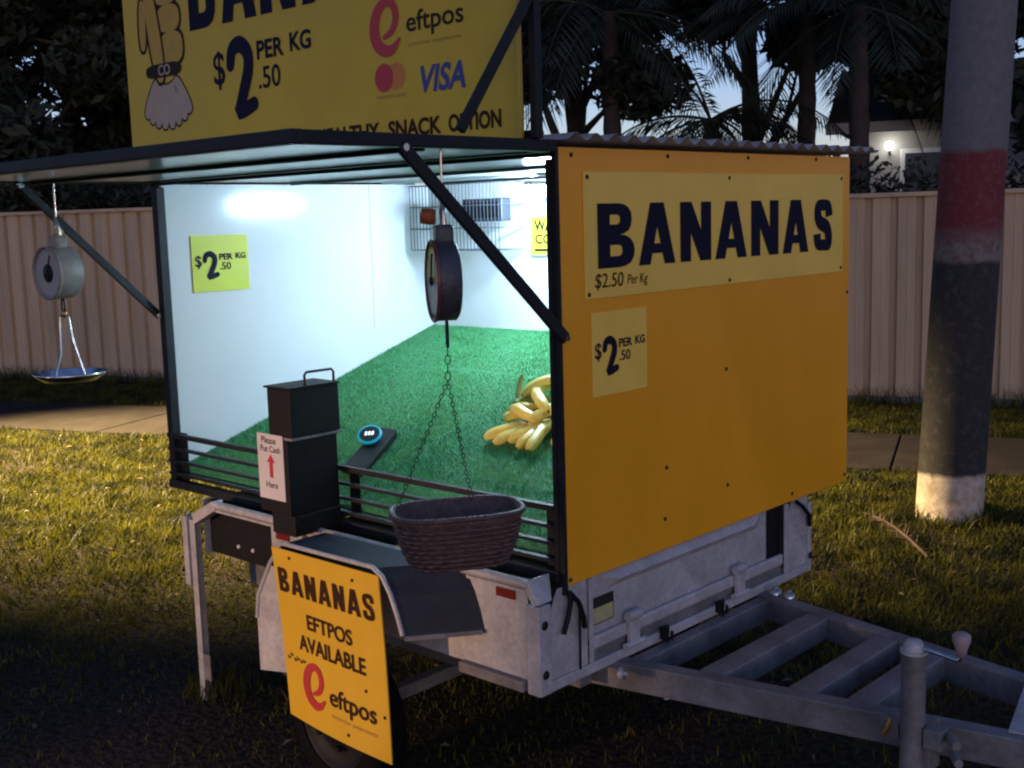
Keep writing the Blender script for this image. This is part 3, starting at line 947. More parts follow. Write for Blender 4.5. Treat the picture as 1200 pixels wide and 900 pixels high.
for y in (0.41, 0.69):
    lt = MB()
    for i in range(5):
        lt.tube([(0.012 + 0.006 * (i % 2), y + 0.004 * math.cos(a) + 0.012 * (i % 2), 0.45 - i * 0.020 + 0.013 * math.sin(a)) for a in np.linspace(0, 2 * PI, 9)[:-1]], 0.0032, 6, closed=True)
    lt.box((-0.001, y - 0.02, 0.425), (0.012, y + 0.006, 0.458))
    lt.build('chain_latch', BLACKM, tray)
pn = MB()
pn.tube([(0.012, 0.19, 0.392), (0.05, 0.215, 0.39), (0.10, 0.235, 0.385), (0.125, 0.24, 0.375), (0.13, 0.24, 0.335)], 0.009, 8)
pn.lathe((0.008, 0.187, 0.392), [(0, 0), (0.018, 0.002), (0.018, 0.014), (0, 0.016)], (1, 0.5, 0), 12)
pn.build('locking_pin', GALV, tray)
# maker's plate on the gate
cp = MB().box((-0.0195, 0.112, 0.535), (-0.0175, 0.208, 0.608)).build('maker_plate', BLACKINK, gate)
MB().box((-0.0174, 0.116, 0.538), (-0.0168, 0.204, 0.580)).build('plate_field', PLATEY, cp)
# straps hanging from the corners
MB().tube([(0.006, -0.004, 0.665), (0.010, 0.000, 0.64), (0.010, -0.012, 0.60), (0.008, -0.028, 0.56)], 0.007, 8).tube([(0.008, 0.0, 0.66), (0.010, 0.03, 0.63), (0.009, 0.05, 0.585), (0.008, 0.055, 0.555)], 0.007, 8).tube([(0.009, 0.035, 0.62), (0.008, 0.034, 0.45)], 0.0035, 6).build('tie_strap', BLACKM, T)
MB().tube([(0.006, 1.13, 0.67), (0.010, 1.16, 0.65), (0.010, 1.20, 0.615), (0.008, 1.21, 0.575)], 0.007, 8).build('tie_strap', BLACKM, T)

# mudguards and wheels
def guard(y0, y1, nm='mudguard'):
    # profile (x, z); the front end is swept back towards the outer edge
    prof = [(-0.966, 0.46), (-0.955, 0.53), (-0.885, 0.640), (-0.825, 0.706), (-0.36, 0.709), (-0.325, 0.690), (-0.300, 0.652), (-0.278, 0.60), (-0.262, 0.548)]
    sw = [0, 0, 0, 0, 0.07, 0.068, 0.066, 0.064, 0.062]
    def P(i, y, dz=0.0, dx=0.0):
        f = (y - y1) / (y0 - y1) * 2 - 1        # +1 outer, -1 inner
        return (prof[i][0] - sw[i] * f + dx, y, prof[i][1] + dz)
    k = len(prof)
    vs = [P(i, y0) for i in range(k)] + [P(i, y1) for i in range(k)] + [P(i, y0, -0.006, 0.004) for i in range(k)] + [P(i, y1, -0.006, 0.004) for i in range(k)]
    fs = [(i, i + 1, k + i + 1, k + i) for i in range(k - 1)] + [(2 * k + i, 3 * k + i, 3 * k + i + 1, 2 * k + i + 1) for i in range(k - 1)]
    fs += [(i, 2 * k + i, 2 * k + i + 1, i + 1) for i in range(k - 1)] + [(k + i, k + i + 1, 3 * k + i + 1, 3 * k + i) for i in range(k - 1)]
    fs += [(0, k, 3 * k, 2 * k), (k - 1, 3 * k - 1, 4 * k - 1, 2 * k - 1)]
    o = MB().add(vs, fs).build(nm, GUARDM, T)
    s_ = 1 if y0 > y1 else -1
    MB().tube([P(i, y0 + s_ * 0.004, 0.002) for i in range(k)], 0.0065, 8).build('rolled_edge', GALV, o)
    MB().bar(P(k - 1, y0, -0.004), P(k - 1, y1 + s_ * 0.004, -0.004), 0.022, 0.012).build('front_lip', GALVD, o)
    return o
mg = guard(-0.265, TY0 - 0.001)
guard(TY1 + 0.18, TY1 + 0.001)
MB().prism([(-0.968, -0.268, 0.30), (-0.968, -0.268, 0.50), (-0.955, -0.268, 0.53), (-0.885, -0.268, 0.632), (-0.80, -0.268, 0.632), (-0.80, -0.268, 0.33)], (0, 0.003, 0)).build('mudguard_skirt', GALV, mg)
def wheel(yc, s):
    wh = MB()
    ax = (0, s, 0)
    c = (-0.68, yc, 0.205)
    wh.lathe(c, [(0.14, -0.06), (0.175, -0.065), (0.197, -0.05), (0.205, -0.02), (0.205, 0.02), (0.197, 0.05), (0.175, 0.065), (0.14, 0.06)], ax, 36)
    wo_ = wh.build('wheel', RUBBER, T)
    rm = MB().lathe(c, [(0.141, 0.056), (0.13, 0.05), (0.11, 0.03), (0.06, 0.05), (0.05, 0.062), (0.0, 0.064)], ax, 24)
    for k in range(5):
        a = 2 * PI * k / 5
        p = Vector(c) + Vector((0.075 * math.cos(a), s * 0.045, 0.075 * math.sin(a)))
        rm.cyl(p, p + Vector((0, s * 0.02, 0)), 0.009, 8)
    rm.build('rim', BLACKM, wo_)
wheel(-0.18, -1)
wheel(TY1 + 0.085, 1)
MB().box((-0.72, -0.11, 0.185), (-0.68, TY1 + 0.05, 0.225)).box((TXR, 0.1, 0.36), (-0.05, 0.15, 0.444)).box((TXR, 0.98, 0.36), (-0.05, 1.03, 0.444)).box((-1.0, 0.11, 0.30), (-0.25, 0.14, 0.34)).box((-1.0, 0.99, 0.29), (-0.25, 1.02, 0.33)).build('chassis', GALVD, T, 0.004)

# support leg at the rear
lg = MB().box((-1.565, TY0 - 0.012, 0.012), (-1.535, TY0 - 0.008, 0.63)).box((-1.565, TY0 - 0.0075, 0.012), (-1.561, TY0 + 0.03, 0.63)).box((-1.568, TY0 - 0.014, 0.0), (-1.532, TY0 + 0.032, 0.012)).build('support_leg', GALV, T, 0.0015)
MB().box((-1.60, TY0 - 0.019, 0.40), (-1.572, TY0 + 0.015, 0.64)).build('leg_sleeve', GALV, lg, 0.003)
MB().box((-1.530, TY0 - 0.014, 0.08), (-1.49, TY0 - 0.010, 0.17)).build('leg_tag', GALVD, lg)
lg2 = MB().box((-1.565, TY1, 0.012), (-1.535, TY1 + 0.004, 0.6)).box((-1.565, TY1 - 0.04, 0.012), (-1.561, TY1 - 0.001, 0.6)).box((-1.59, TY1 - 0.05, 0.0), (-1.51, TY1 + 0.03, 0.012)).build('support_leg', GALV, T, 0.0015)

# drawbar
db = MB()
db.bar((-0.20, 0.175, 0.383), (1.66, 0.535, 0.383), 0.05, 0.075)
db.bar((-0.20, 0.975, 0.383), (1.66, 0.575, 0.383), 0.05, 0.075)
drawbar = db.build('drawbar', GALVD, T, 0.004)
for x in (0.235, 0.47, 0.615):
    ya, yb = 0.175 + (x + 0.2) * 0.1935 + 0.026, 0.975 - (x + 0.2) * 0.215 - 0.026
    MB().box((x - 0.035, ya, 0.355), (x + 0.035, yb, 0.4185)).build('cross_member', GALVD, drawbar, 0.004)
MB().prism([(0.95, 0.40, 0.4215), (1.35, 0.475, 0.4215), (1.35, 0.625, 0.4215), (0.87, 0.745, 0.4215)], (0, 0, 0.004)).build('top_plate', GALV, drawbar)
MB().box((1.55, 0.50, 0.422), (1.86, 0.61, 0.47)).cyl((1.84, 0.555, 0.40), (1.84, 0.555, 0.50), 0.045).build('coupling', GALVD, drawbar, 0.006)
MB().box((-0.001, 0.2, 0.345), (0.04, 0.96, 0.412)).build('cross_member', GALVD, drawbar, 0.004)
for x, y in ((0.045, 0.935), (0.095, 0.93)):
    MB().lathe((x, y, 0.4215), [(0.019, 0), (0.019, 0.012), (0.008, 0.013), (0.008, 0.024), (0, 0.026)], (0, 0, 1), 6).build('bolt', CHROME, drawbar)
# jockey stand on the left beam
jx, jy = 0.788, 0.262
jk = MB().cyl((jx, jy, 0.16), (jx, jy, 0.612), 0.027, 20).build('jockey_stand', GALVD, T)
MB().cyl((jx, jy, 0.612), (jx, jy, 0.618), 0.030, 20).lathe((jx, jy, 0.618), [(0.022, 0), (0.022, 0.012), (0.016, 0.022), (0.0, 0.025)], (0, 0, 1), 16).build('top_cap', GALV, jk)
MB().tube([(jx, jy, 0.628), (jx + 0.05, jy + 0.003, 0.622), (jx + 0.095, jy + 0.006, 0.614), (jx + 0.103, jy + 0.006, 0.618), (jx + 0.104, jy + 0.006, 0.64)], 0.0055, 8).build('crank_arm', CHROME, jk)
MB().lathe((jx + 0.104, jy + 0.006, 0.624), [(0.0, 0), (0.010, 0.001), (0.013, 0.02), (0.0195, 0.036), (0.020, 0.048), (0.014, 0.054), (0.0, 0.056)], (0, 0, 1), 16).build('crank_knob', mat('worn_plastic_knob', (0.36, 0.27, 0.27), 0.55, var=0.2, vscale=30), jk)
MB().cyl((jx, jy, 0.10), (jx, jy, 0.165), 0.020, 16).lathe((jx, jy - 0.02, 0.075), [(0.03, -0.02), (0.07, -0.02), (0.075, 0), (0.07, 0.02), (0.03, 0.02)], (0, 1, 0), 20).box((jx - 0.02, jy - 0.05, 0.06), (jx + 0.02, jy - 0.042, 0.13)).box((jx - 0.02, jy + 0.01, 0.06), (jx + 0.02, jy + 0.018, 0.13)).build('jockey_wheel', RUBBER, jk)
cl = MB()
cl.box((jx - 0.035, jy + 0.012, 0.33), (jx + 0.035, jy + 0.07, 0.445)).box((jx + 0.03, jy - 0.012, 0.40), (jx + 0.07, jy + 0.03, 0.445)).box((jx - 0.075, jy - 0.004, 0.40), (jx - 0.03, jy + 0.03, 0.44))
cl.cyl((jx + 0.075, jy + 0.02, 0.43), (jx + 0.11, jy - 0.02, 0.43), 0.010, 10).cyl((jx + 0.085, jy + 0.02, 0.39), (jx + 0.115, jy - 0.02, 0.39), 0.010, 10)
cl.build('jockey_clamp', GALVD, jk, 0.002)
MB().tube([(jx - 0.05, jy - 0.006, 0.445), (jx - 0.055, jy - 0.012, 0.42), (jx - 0.065, jy - 0.012, 0.405)], 0.006, 8).build('clamp_handle', mat('brass_handle', (0.45, 0.25, 0.08), 0.35, 0.8), jk)

# ------------------------------------------------------------------ things on and in the trailer
# led batten under the roof
led = thing('led_batten', (-0.93, 1.08, 1.70), 'bright white LED batten under the trailer ceiling near the amber panel edge', 'light')
MB().box((-0.95, 0.92, 1.706), (-0.91, 1.245, 1.7235)).build('housing', NOTICE, led, 0.003)
MB().box((-0.948, 0.925, 1.672), (-0.912, 1.24, 1.705)).build('lit_tube', LED, led, 0.006)

# wire rack on the back wall with the small gear on it
rk = thing('wire_rack', (-1.52, 1.21, 1.45), 'white wire rack on the back wall of the trailer behind the dial scale', 'rack')
rx0, rx1, ry0, ry1, rz0, rz1 = -1.775, -1.275, 1.135, YB - 0.004, 1.475, 1.735
fr = MB()
for z in (rz0, rz0 + 0.087, rz0 + 0.174, rz1):
    fr.tube([(rx0, ry1, z), (rx0, ry0, z), (rx1, ry0, z), (rx1, ry1, z)], 0.0022, 6)
fr.build('frame_wire', WIRE, rk)
gw = MB()
for i in range(27):
    xx = rx0 + (rx1 - rx0) * i / 26
    gw.tube([(xx, ry0 - 0.002, rz1), (xx, ry0 - 0.002, rz0), (xx, ry1, rz0)], 0.0019, 5)
gw.build('grid_wires', WIRE, rk)
MB().box((-1.50, 1.16, 1.585), (-1.285, 1.215, 1.675)).build('control_box', DARKPANEL, rk, 0.004).name = 'rack_insert'
bx_ = thing('dark_panel', (-1.41, 1.19, 1.5), 'dark rectangular panel standing inside the wire rack', 'panel')
cam2 = thing('round_sensor', (-1.52, 1.12, 1.63), 'small white round sensor clipped to the front of the wire rack', 'sensor')
MB().lathe((-1.525, 1.128, 1.655), [(0.0, -0.03), (0.022, -0.027), (0.033, -0.012), (0.033, 0.003), (0.0, 0.004)], (0, 1, 0), 18).build('sensor_body', NOTICE, cam2)
MB().lathe((-1.525, 1.098, 1.655), [(0.0, -0.004), (0.010, -0.003), (0.011, 0.002)], (0, 1, 0), 12).build('sensor_lens', BLACK, cam2)
# move the dark unit under its own thing
for o in list(bpy.data.objects):
    if o.name == 'rack_insert':
        wpos = WP[rk.name] + o.location
        o.parent = bx_
        o.location = wpos - WP[bx_.name]
        o.name = 'panel_case'
        WP['panel_case'] = wpos
MB().box((-1.49, 1.156, 1.60), (-1.295, 1.1595, 1.66)).build('panel_grille', BLACKM, bx_)

# warning notice on the back wall
ws = thing('warning_sign', (-1.15, YB, 1.5), 'small yellow warning notice on the trailer back wall beside the amber panel edge', 'sign')
MB().box((-1.238, YB - 0.006, 1.445), (-0.94, YB - 0.0025, 1.603)).build('sign_board', mat('grey_sign_edge', (0.3, 0.33, 0.3), 0.5), ws)
MB().box((-1.231, YB - 0.0075, 1.453), (-0.947, YB - 0.0062, 1.597)).build('sign_face', LIME, ws)
sh = Sheet((-1.231, YB - 0.0075, 1.453), (1, 0, 0), (0, 0, 1))
tm = MB()
sh.text(tm, 'WARNING', (0.014, 0.090, 0.250, 0.042), 0.04)
sh.text(tm, 'CCTV', (0.018, 0.040, 0.150, 0.038), 0.03)
sh.poly(tm, [(0.014, 0.012), (0.26, 0.012), (0.26, 0.022), (0.014, 0.022)])
tm.build('lettering', BLACKINK, ws)

# price card on the inside of the end panel (faces +X)
pc = thing('price_card', (-L + 0.015, 0.24, 1.36), 'yellow green price card on the white inner wall at the far end', 'sign')
MB().box((-L + 0.0135, 0.121, 1.366), (-L + 0.017, 0.357, 1.566)).build('card', LIME, pc)
sh = Sheet((-L + 0.017, 0.121, 1.366), (0, 1, 0), (0, 0, 1))
tm = MB()
price(sh, tm, (0.012, 0.045, 0.212, 0.095))
tm.build('lettering', INK, pc)

# big sign on the amber panel
bs = thing('bananas_sign', (0.001, 0.76, 1.39), 'wide yellow BANANAS sign screwed to the amber side panel', 'sign')
MB().box((0.0008, 0.0905, 1.3908), (0.0038, 1.4268, 1.7047)).build('sign_board', YELLOW, bs, 0.0008)
sh = Sheet((0.0038, 0.0905, 1.3908), (0, 1, 0), (0, 0, 1))
tm = MB()
xs = [0.0505, 0.2205, 0.4085, 0.5795, 0.7695, 0.9495, 1.1385]
ww = [0.152, 0.164, 0.150, 0.166, 0.155, 0.157, 0.123]
for ch, a, b in zip('BANANAS', xs, ww):
    heavy(sh, tm, ch, (a, 0.074, b, 0.162), 0.050)
tm.build('lettering', INK, bs)
tm = MB()
sh.text(tm, '$2.50', (0.036, 0.020, 0.115, 0.042), 0.004, shear=0.1)
sh.text(tm, 'Per Kg', (0.170, 0.021, 0.085, 0.033), 0.004, shear=0.1)
tm.build('handwriting', BROWNINK, bs)
for y, z in ((0.105, 1.692), (0.105, 1.402), (0.745, 1.692), (0.745, 1.402), (1.413, 1.692), (1.413, 1.404)):
    MB().lathe((0.0038, y, z), [(0, 0.003), (0.004, 0.0026), (0.0062, 0.0)], (1, 0, 0), 10).build('screw', BLACK, bs)

# price card on the amber panel
p2 = thing('price_card', (0.002, 0.23, 1.14), 'pale yellow price card on the amber panel below the BANANAS sign', 'sign')
MB().box((0.0008, 0.113, 1.141), (0.0028, 0.343, 1.355)).build('card', YELLOW, p2)
sh = Sheet((0.0028, 0.113, 1.141), (0, 1, 0), (0, 0, 1))
tm = MB()
price(sh, tm, (0.010, 0.052, 0.210, 0.095))
tm.build('lettering', INK, p2)

# banner standing on the hatch
bn = thing('yellow_banner', (-0.9, -0.09, 1.78), 'large yellow banner board standing on top of the open hatch', 'banner')
b_ = MB()
prof = [(-1.79, -0.09)] + [(x, -0.09) for x in (-1.4, -1.0, -0.5, -0.045)] + [(-0.03, -0.093), (-0.018, -0.101), (-0.009, -0.113), (-0.004, -0.128)]
vs, fs = [], []
for x, y in prof:
    vs += [(x, y, 1.782), (x, y, 2.56), (x, y + 0.004, 1.782), (x, y + 0.004, 2.56)]
for i in range(len(prof) - 1):
    a = 4 * i
    fs += [(a, a + 4, a + 5, a + 1), (a + 2, a + 3, a + 7, a + 6), (a + 1, a + 5, a + 7, a + 3), (a, a + 2, a + 6, a + 4)]
e = 4 * (len(prof) - 1)
fs += [(0, 1, 3, 2), (e, e + 2, e + 3, e + 1)]
b_.add(vs, fs)
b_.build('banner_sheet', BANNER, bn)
MB().box((0.004, -0.10, 1.7795), (0.026, -0.078, 2.60)).build('banner_post', BLACK, bn, 0.002)
MB().box((-1.78, -0.084, 1.7795), (-1.755, -0.062, 2.58)).build('banner_post', BLACK, bn, 0.002)
MB().bar((0.016, -0.103, 2.10), (0.0, -0.325, 1.790), 0.016, 0.022).build('banner_brace', BLACK, bn, 0.002)
MB().box((-1.754, -0.084, 1.7795), (0.003, -0.062, 1.80)).build('banner_foot_rail', BLACK, bn, 0.002)
MB().box((-1.70, -0.060, 1.84), (-1.66, -0.045, 2.5)).build('banner_back_slat', GALVD, bn)
sh = Sheet((-1.79, -0.09, 1.782), (1, 0, 0), (0, 0, 1))
O_ = 1.79
def bu(x): return x + 1.79
def bv(z): return z - 1.782
tm = MB()
for ch, xx, wv in zip('BANANAS', (-1.40, -1.225, -1.03, -0.835, -0.64, -0.445, -0.25), (0.145, 0.175, 0.165, 0.175, 0.165, 0.175, 0.15)):
    heavy(sh, tm, ch, (bu(xx), bv(2.195), wv, 0.26), 0.056)
tm.build('lettering', INK, bn)
tm = MB()
two_, small_ = MB(), MB()
price(sh, tm, (bu(-1.285), bv(1.915), 0.48, 0.225), two=two_, small=small_)
tm.build('price_dollar_sign', INK, bn)
two_.build('price_numeral', INK, bn)
small_.build('price_lettering', INK, bn)
tm = MB()
swirl(sh, tm, (bu(-0.556), bv(2.02), 0.118, 0.145))
sh.disc(tm, (bu(-0.508), bv(1.967)), 0.036, 0.0019)
tm.build('red_logo', REDINK, bn)
tm = MB()
sh.disc(tm, (bu(-0.462), bv(1.967)), 0.034, 0.0012)
tm.build('orange_logo', ORANGEINK, bn)
tm = MB()
sh.text(tm, 'eftpos', (bu(-0.415), bv(2.055), 0.205, 0.066), 0.012)
tm.build('logo_lettering', BLACKINK, bn)
tm = MB()
sh.text(tm, 'smarter payments', (bu(-0.41), bv(2.032), 0.19, 0.012), 0.0)
sh.text(tm, 'mastercard', (bu(-0.54), bv(1.915), 0.11, 0.011), 0.0)
tm.build('small_print', FAINT, bn)
tm = MB()
sh.text(tm, 'VISA', (bu(-0.385), bv(1.915), 0.175, 0.068), 0.03, shear=0.22)
tm.build('card_lettering', BLUEINK, bn)
for wd_, a, b in (('HEALTHY', -0.80, 0.265), ('SNACK', -0.50, 0.20), ('OPTION', -0.275, 0.18)):
    tm = MB()
    sh.text(tm, wd_, (bu(a), bv(1.812), b, 0.044), 0.035)
    tm.build('slogan_word', BROWNINK, bn)
# drawn emblem at the left of the banner: knuckled hand shapes above a fan of lobes
ol, ta, cr, bd = MB(), MB(), MB(), MB()
def blob(mb, c, rx, ry, rot, n, k=20, sq=1.0):
    pts = []
    for a in np.linspace(0, 2 * PI, k + 1)[:-1]:
        x_, y_ = rx * np.sign(math.cos(a)) * abs(math.cos(a)) ** sq, ry * np.sign(math.sin(a)) * abs(math.sin(a)) ** sq
        pts.append((c[0] + x_ * math.cos(rot) - y_ * math.sin(rot), c[1] + x_ * math.sin(rot) + y_ * math.cos(rot)))
    sh.poly(mb, pts, n)
def shape(c, rx, ry, rot, lv, fill, th=0.011, sq=0.75):
    blob(ol, c, rx + th, ry + th, rot, 0.0006 + lv * 0.0003, sq=sq)
    blob(fill, c, rx, ry, rot, 0.00075 + lv * 0.0003, sq=sq)
ex, ez = bu(-1.555), bv(2.075)
for i, a in enumerate(np.linspace(-1.05, 1.05, 8)):
    shape((ex + 0.105 * math.sin(a), ez - 0.035 - 0.060 * math.cos(a)), 0.023, 0.070, a * 0.6, 0.2 * (i % 2), cr, 0.006)
shape((ex + 0.045, ez + 0.085), 0.065, 0.050, 0.0, 1, ta)
shape((ex + 0.035, ez + 0.175), 0.065, 0.042, 0.0, 1.4, ta)
shape((ex + 0.025, ez + 0.262), 0.065, 0.046, 0.0, 1.8, ta)
shape((ex - 0.055, ez + 0.14), 0.034, 0.16, 0.18, 2.4, ta)
shape((ex - 0.120, ez + 0.17), 0.020, 0.08, -0.05, 2.0, ta)
blob(bd, (ex - 0.01, ez + 0.020), 0.105, 0.022, 0.0, 0.0021, sq=0.6)
ol.build('emblem_outline', BROWNINK, bn)
ta.build('emblem_fingers', TAN, bn)
cr.build('emblem_lobes', CREAM, bn)
bd.build('emblem_band', BLACKINK, bn)
tm = MB()
sh.text(tm, 'CO', (ex - 0.04, ez + 0.004, 0.07, 0.034), 0.02, n=0.0026)
tm.build('emblem_lettering', CREAM, bn)

# payment sign hanging off the mudguard
es = thing('payment_sign', (-0.62, -0.28, 0.19), 'amber sign for card payments hanging from the near mudguard', 'sign')
sy = -0.278
TL, TR, BR, BL = Vector((-0.864, sy, 0.695)), Vector((-0.403, sy, 0.695)), Vector((-0.377, sy - 0.004, 0.190)), Vector((-0.811, sy - 0.004, 0.212))
e_ = MB()
G = 8
vs, fs = [], []
for j in range(G + 1):
    for i in range(G + 1):
        fu, fv = i / G, j / G
        p = TL.lerp(TR, fu).lerp(BL.lerp(BR, fu), fv)
        vs.append(p + Vector((0, -0.010 * math.sin(PI * fu) * fv + 0.004 * math.sin(PI * fv), 0)))
nv = len(vs)
vs += [v + Vector((0, 0.004, 0)) for v in vs]
for j in range(G):
    for i in range(G):
        a = j * (G + 1) + i
        fs += [(a, a + G + 1, a + G + 2, a + 1), (nv + a, nv + a + 1, nv + a + G + 2, nv + a + G + 1)]
for i in range(G):
    for a, b in ((i, i + 1), (G * (G + 1) + i + 1, G * (G + 1) + i), ((i + 1) * (G + 1), i * (G + 1)), (i * (G + 1) + G, (i + 1) * (G + 1) + G)):
        fs.append((a, b, nv + b, nv + a))
e_.add(vs, fs, 0, False)
e_.build('sign_board', CORE, es)
class Bent(Sheet):
    def __init__(self): self.w_, self.h_ = 0.43, 0.475
    def p(self, u, v, n=0.0):
        fu, fv = u / 0.43, 1 - v / 0.475
        p = TL.lerp(TR, fu).lerp(BL.lerp(BR, fu), fv)
        return p + Vector((0, -0.010 * math.sin(PI * fu) * fv + 0.004 * math.sin(PI * fv) - n - 0.0012, 0))
sh = Bent()
tm = MB()
xx = 0.018
for ch, wv in zip('BANANAS', (0.052, 0.060, 0.054, 0.060, 0.054, 0.060, 0.052)):
    heavy(sh, tm, ch, (xx, 0.355, wv - 0.010, 0.067), 0.0145)
    xx += wv + 0.001
tm.build('lettering', BROWNINK, es)
tm = MB()
sh.text(tm, 'EFTPOS', (0.125, 0.270, 0.185, 0.042), 0.02)
tm.build('line_lettering', BROWNINK, es)
tm = MB()
sh.text(tm, 'AVAILABLE', (0.080, 0.205, 0.275, 0.044), 0.02)
tm.build('line_lettering', BROWNINK, es)
tm = MB()
swirl(sh, tm, (0.085, 0.055, 0.095, 0.125))
tm.build('red_logo', REDINK, es)
tm = MB()
sh.text(tm, 'eftpos', (0.20, 0.072, 0.185, 0.065), 0.015)
tm.build('logo_lettering', BROWNINK, es)
tm = MB()
sh.text(tm, 'smarter payments', (0.205, 0.052, 0.18, 0.012), 0.0)
tm.build('small_print', FAINT, es)
tm = MB()
for a, b in ((0.020, 0.172), (0.034, 0.182), (0.050, 0.172), (0.062, 0.178), (0.078, 0.174), (0.092, 0.178)):
    sh.stroke(tm, [(a, b), (a + 0.004, b - 0.006), (a + 0.009, b - 0.002)], 0.004)
tm.build('scribble', BLACKINK, es)
for u_, v_ in ((0.075, 0.455), (0.33, 0.445), (0.415, 0.115), (0.27, 0.028), (0.35, 0.165)):
    MB().lathe(sh.p(u_, v_), [(0, 0.003), (0.003, 0.0026), (0.0052, 0)], (0, -1, 0), 10).build('screw', BROWNINK, es)

# cash box hung on the counter rail
cb = thing('cash_box', (-0.93, -0.11, 0.70), 'black steel cash box with a carry handle hung on the counter rail', 'cash box')
MB().box((-0.957, -0.198, 0.995), (-0.848, -0.021, 1.132)).build('upper_box', BLACKM, cb, 0.003)
MB().box((-0.965, -0.204, 1.133), (-0.843, -0.020, 1.139)).build('lid', BLACKM, cb, 0.0015)
MB().box((-0.960, -0.201, 0.986), (-0.845, -0.020, 0.994)).build('weld_lip', GALVD, cb, 0.001)
MB().box((-1.010, -0.203, 0.765), (-0.866, -0.022, 0.985)).build('lower_box', BLACKM, cb, 0.003)
MB().box((-0.968, -0.196, 0.702), (-0.858, -0.026, 0.764)).build('base_box', BLACKM, cb, 0.003)
MB().tube([(-0.858, -0.135, 1.139), (-0.858, -0.135, 1.168), (-0.858, -0.128, 1.176), (-0.858, -0.037, 1.176), (-0.858, -0.030, 1.168), (-0.858, -0.030, 1.139)], 0.0038, 8).build('handle', BLACK, cb)
MB().box((-1.008, -0.2052, 0.805), (-0.884, -0.2036, 0.998)).build('notice', NOTICE, cb)
sh = Sheet((-1.008, -0.2052, 0.805), (1, 0, 0), (0, 0, 1))
tm = MB()
sh.text(tm, 'Please', (0.022, 0.165, 0.070, 0.020), 0.008, n=0.0008)
sh.text(tm, 'Put Cash', (0.016, 0.140, 0.095, 0.019), 0.008, n=0.0008)
sh.text(tm, 'Here', (0.036, 0.034, 0.055, 0.019), 0.008, n=0.0008)
tm.build('lettering', BLACKINK, cb)
tm = MB()
sh.poly(tm, [(0.055, 0.065), (0.072, 0.065), (0.072, 0.110), (0.055, 0.110)], 0.0008)
sh.poly(tm, [(0.044, 0.110), (0.083, 0.110), (0.0635, 0.134)], 0.0009)
tm.build('arrow', REDINK, cb)

# card reader on its stand
def on_floor(x, y, dz=0.0): return Vector((x, y, rz(y) + dz))
cr_ = thing('card_reader', on_floor(-0.99, 0.27), 'round teal rimmed card reader on a black wedge stand on the green turf', 'card reader')
c_ = MB()
a, b = Vector((-1.065, 0.145, 0)), Vector((-0.960, 0.140, 0))
c2, d2 = Vector((-1.06, 0.385, 0)), Vector((-1.155, 0.385, 0))
P = [on_floor(a.x, a.y, 0.012), on_floor(b.x, b.y, 0.012), on_floor(c2.x, c2.y, 0.012), on_floor(d2.x, d2.y, 0.012)]
c_.add(P + [P[0] + Vector((0, 0, 0.016)), P[1] + Vector((0, 0, 0.016)), P[2] + Vector((0, 0, 0.03)), P[3] + Vector((0, 0, 0.03))], [(3, 2, 1, 0), (4, 5, 6, 7), (0, 1, 5, 4), (1, 2, 6, 5), (2, 3, 7, 6), (3, 0, 4, 7)])
c_.build('stand', BLACKM, cr_, 0.004)
rc = on_floor(-1.095, 0.295, 0.062)
ax = Vector((0.34, -0.50, 0.80)).normalized()
MB().lathe(rc, [(0.0, -0.03), (0.02, -0.03), (0.028, -0.014), (0.037, -0.010), (0.039, -0.004)], ax, 28).build('reader_body', BLACKM, cr_)
MB().lathe(rc, [(0.039, -0.004), (0.0415, 0.001), (0.040, 0.005), (0.034, 0.0055)], ax, 28).build('reader_rim', TEAL, cr_)
MB().lathe(rc, [(0.034, 0.0052), (0.02, 0.0056), (0.0, 0.0057)], ax, 28).build('reader_screen', SCREEN, cr_)
U_ = (RIGHT - ax * RIGHT.dot(ax)).normalized()
sh = Sheet(rc + ax * 0.006, U_, ax.cross(U_))
tm = MB()
for k in range(3):
    sh.poly(tm, [(-0.016 + k * 0.011, -0.006), (-0.008 + k * 0.011, -0.006), (-0.007 + k * 0.011, 0.010), (-0.014 + k * 0.011, 0.010)], 0.0004)
tm.build('reader_display', SCREENW, cr_)

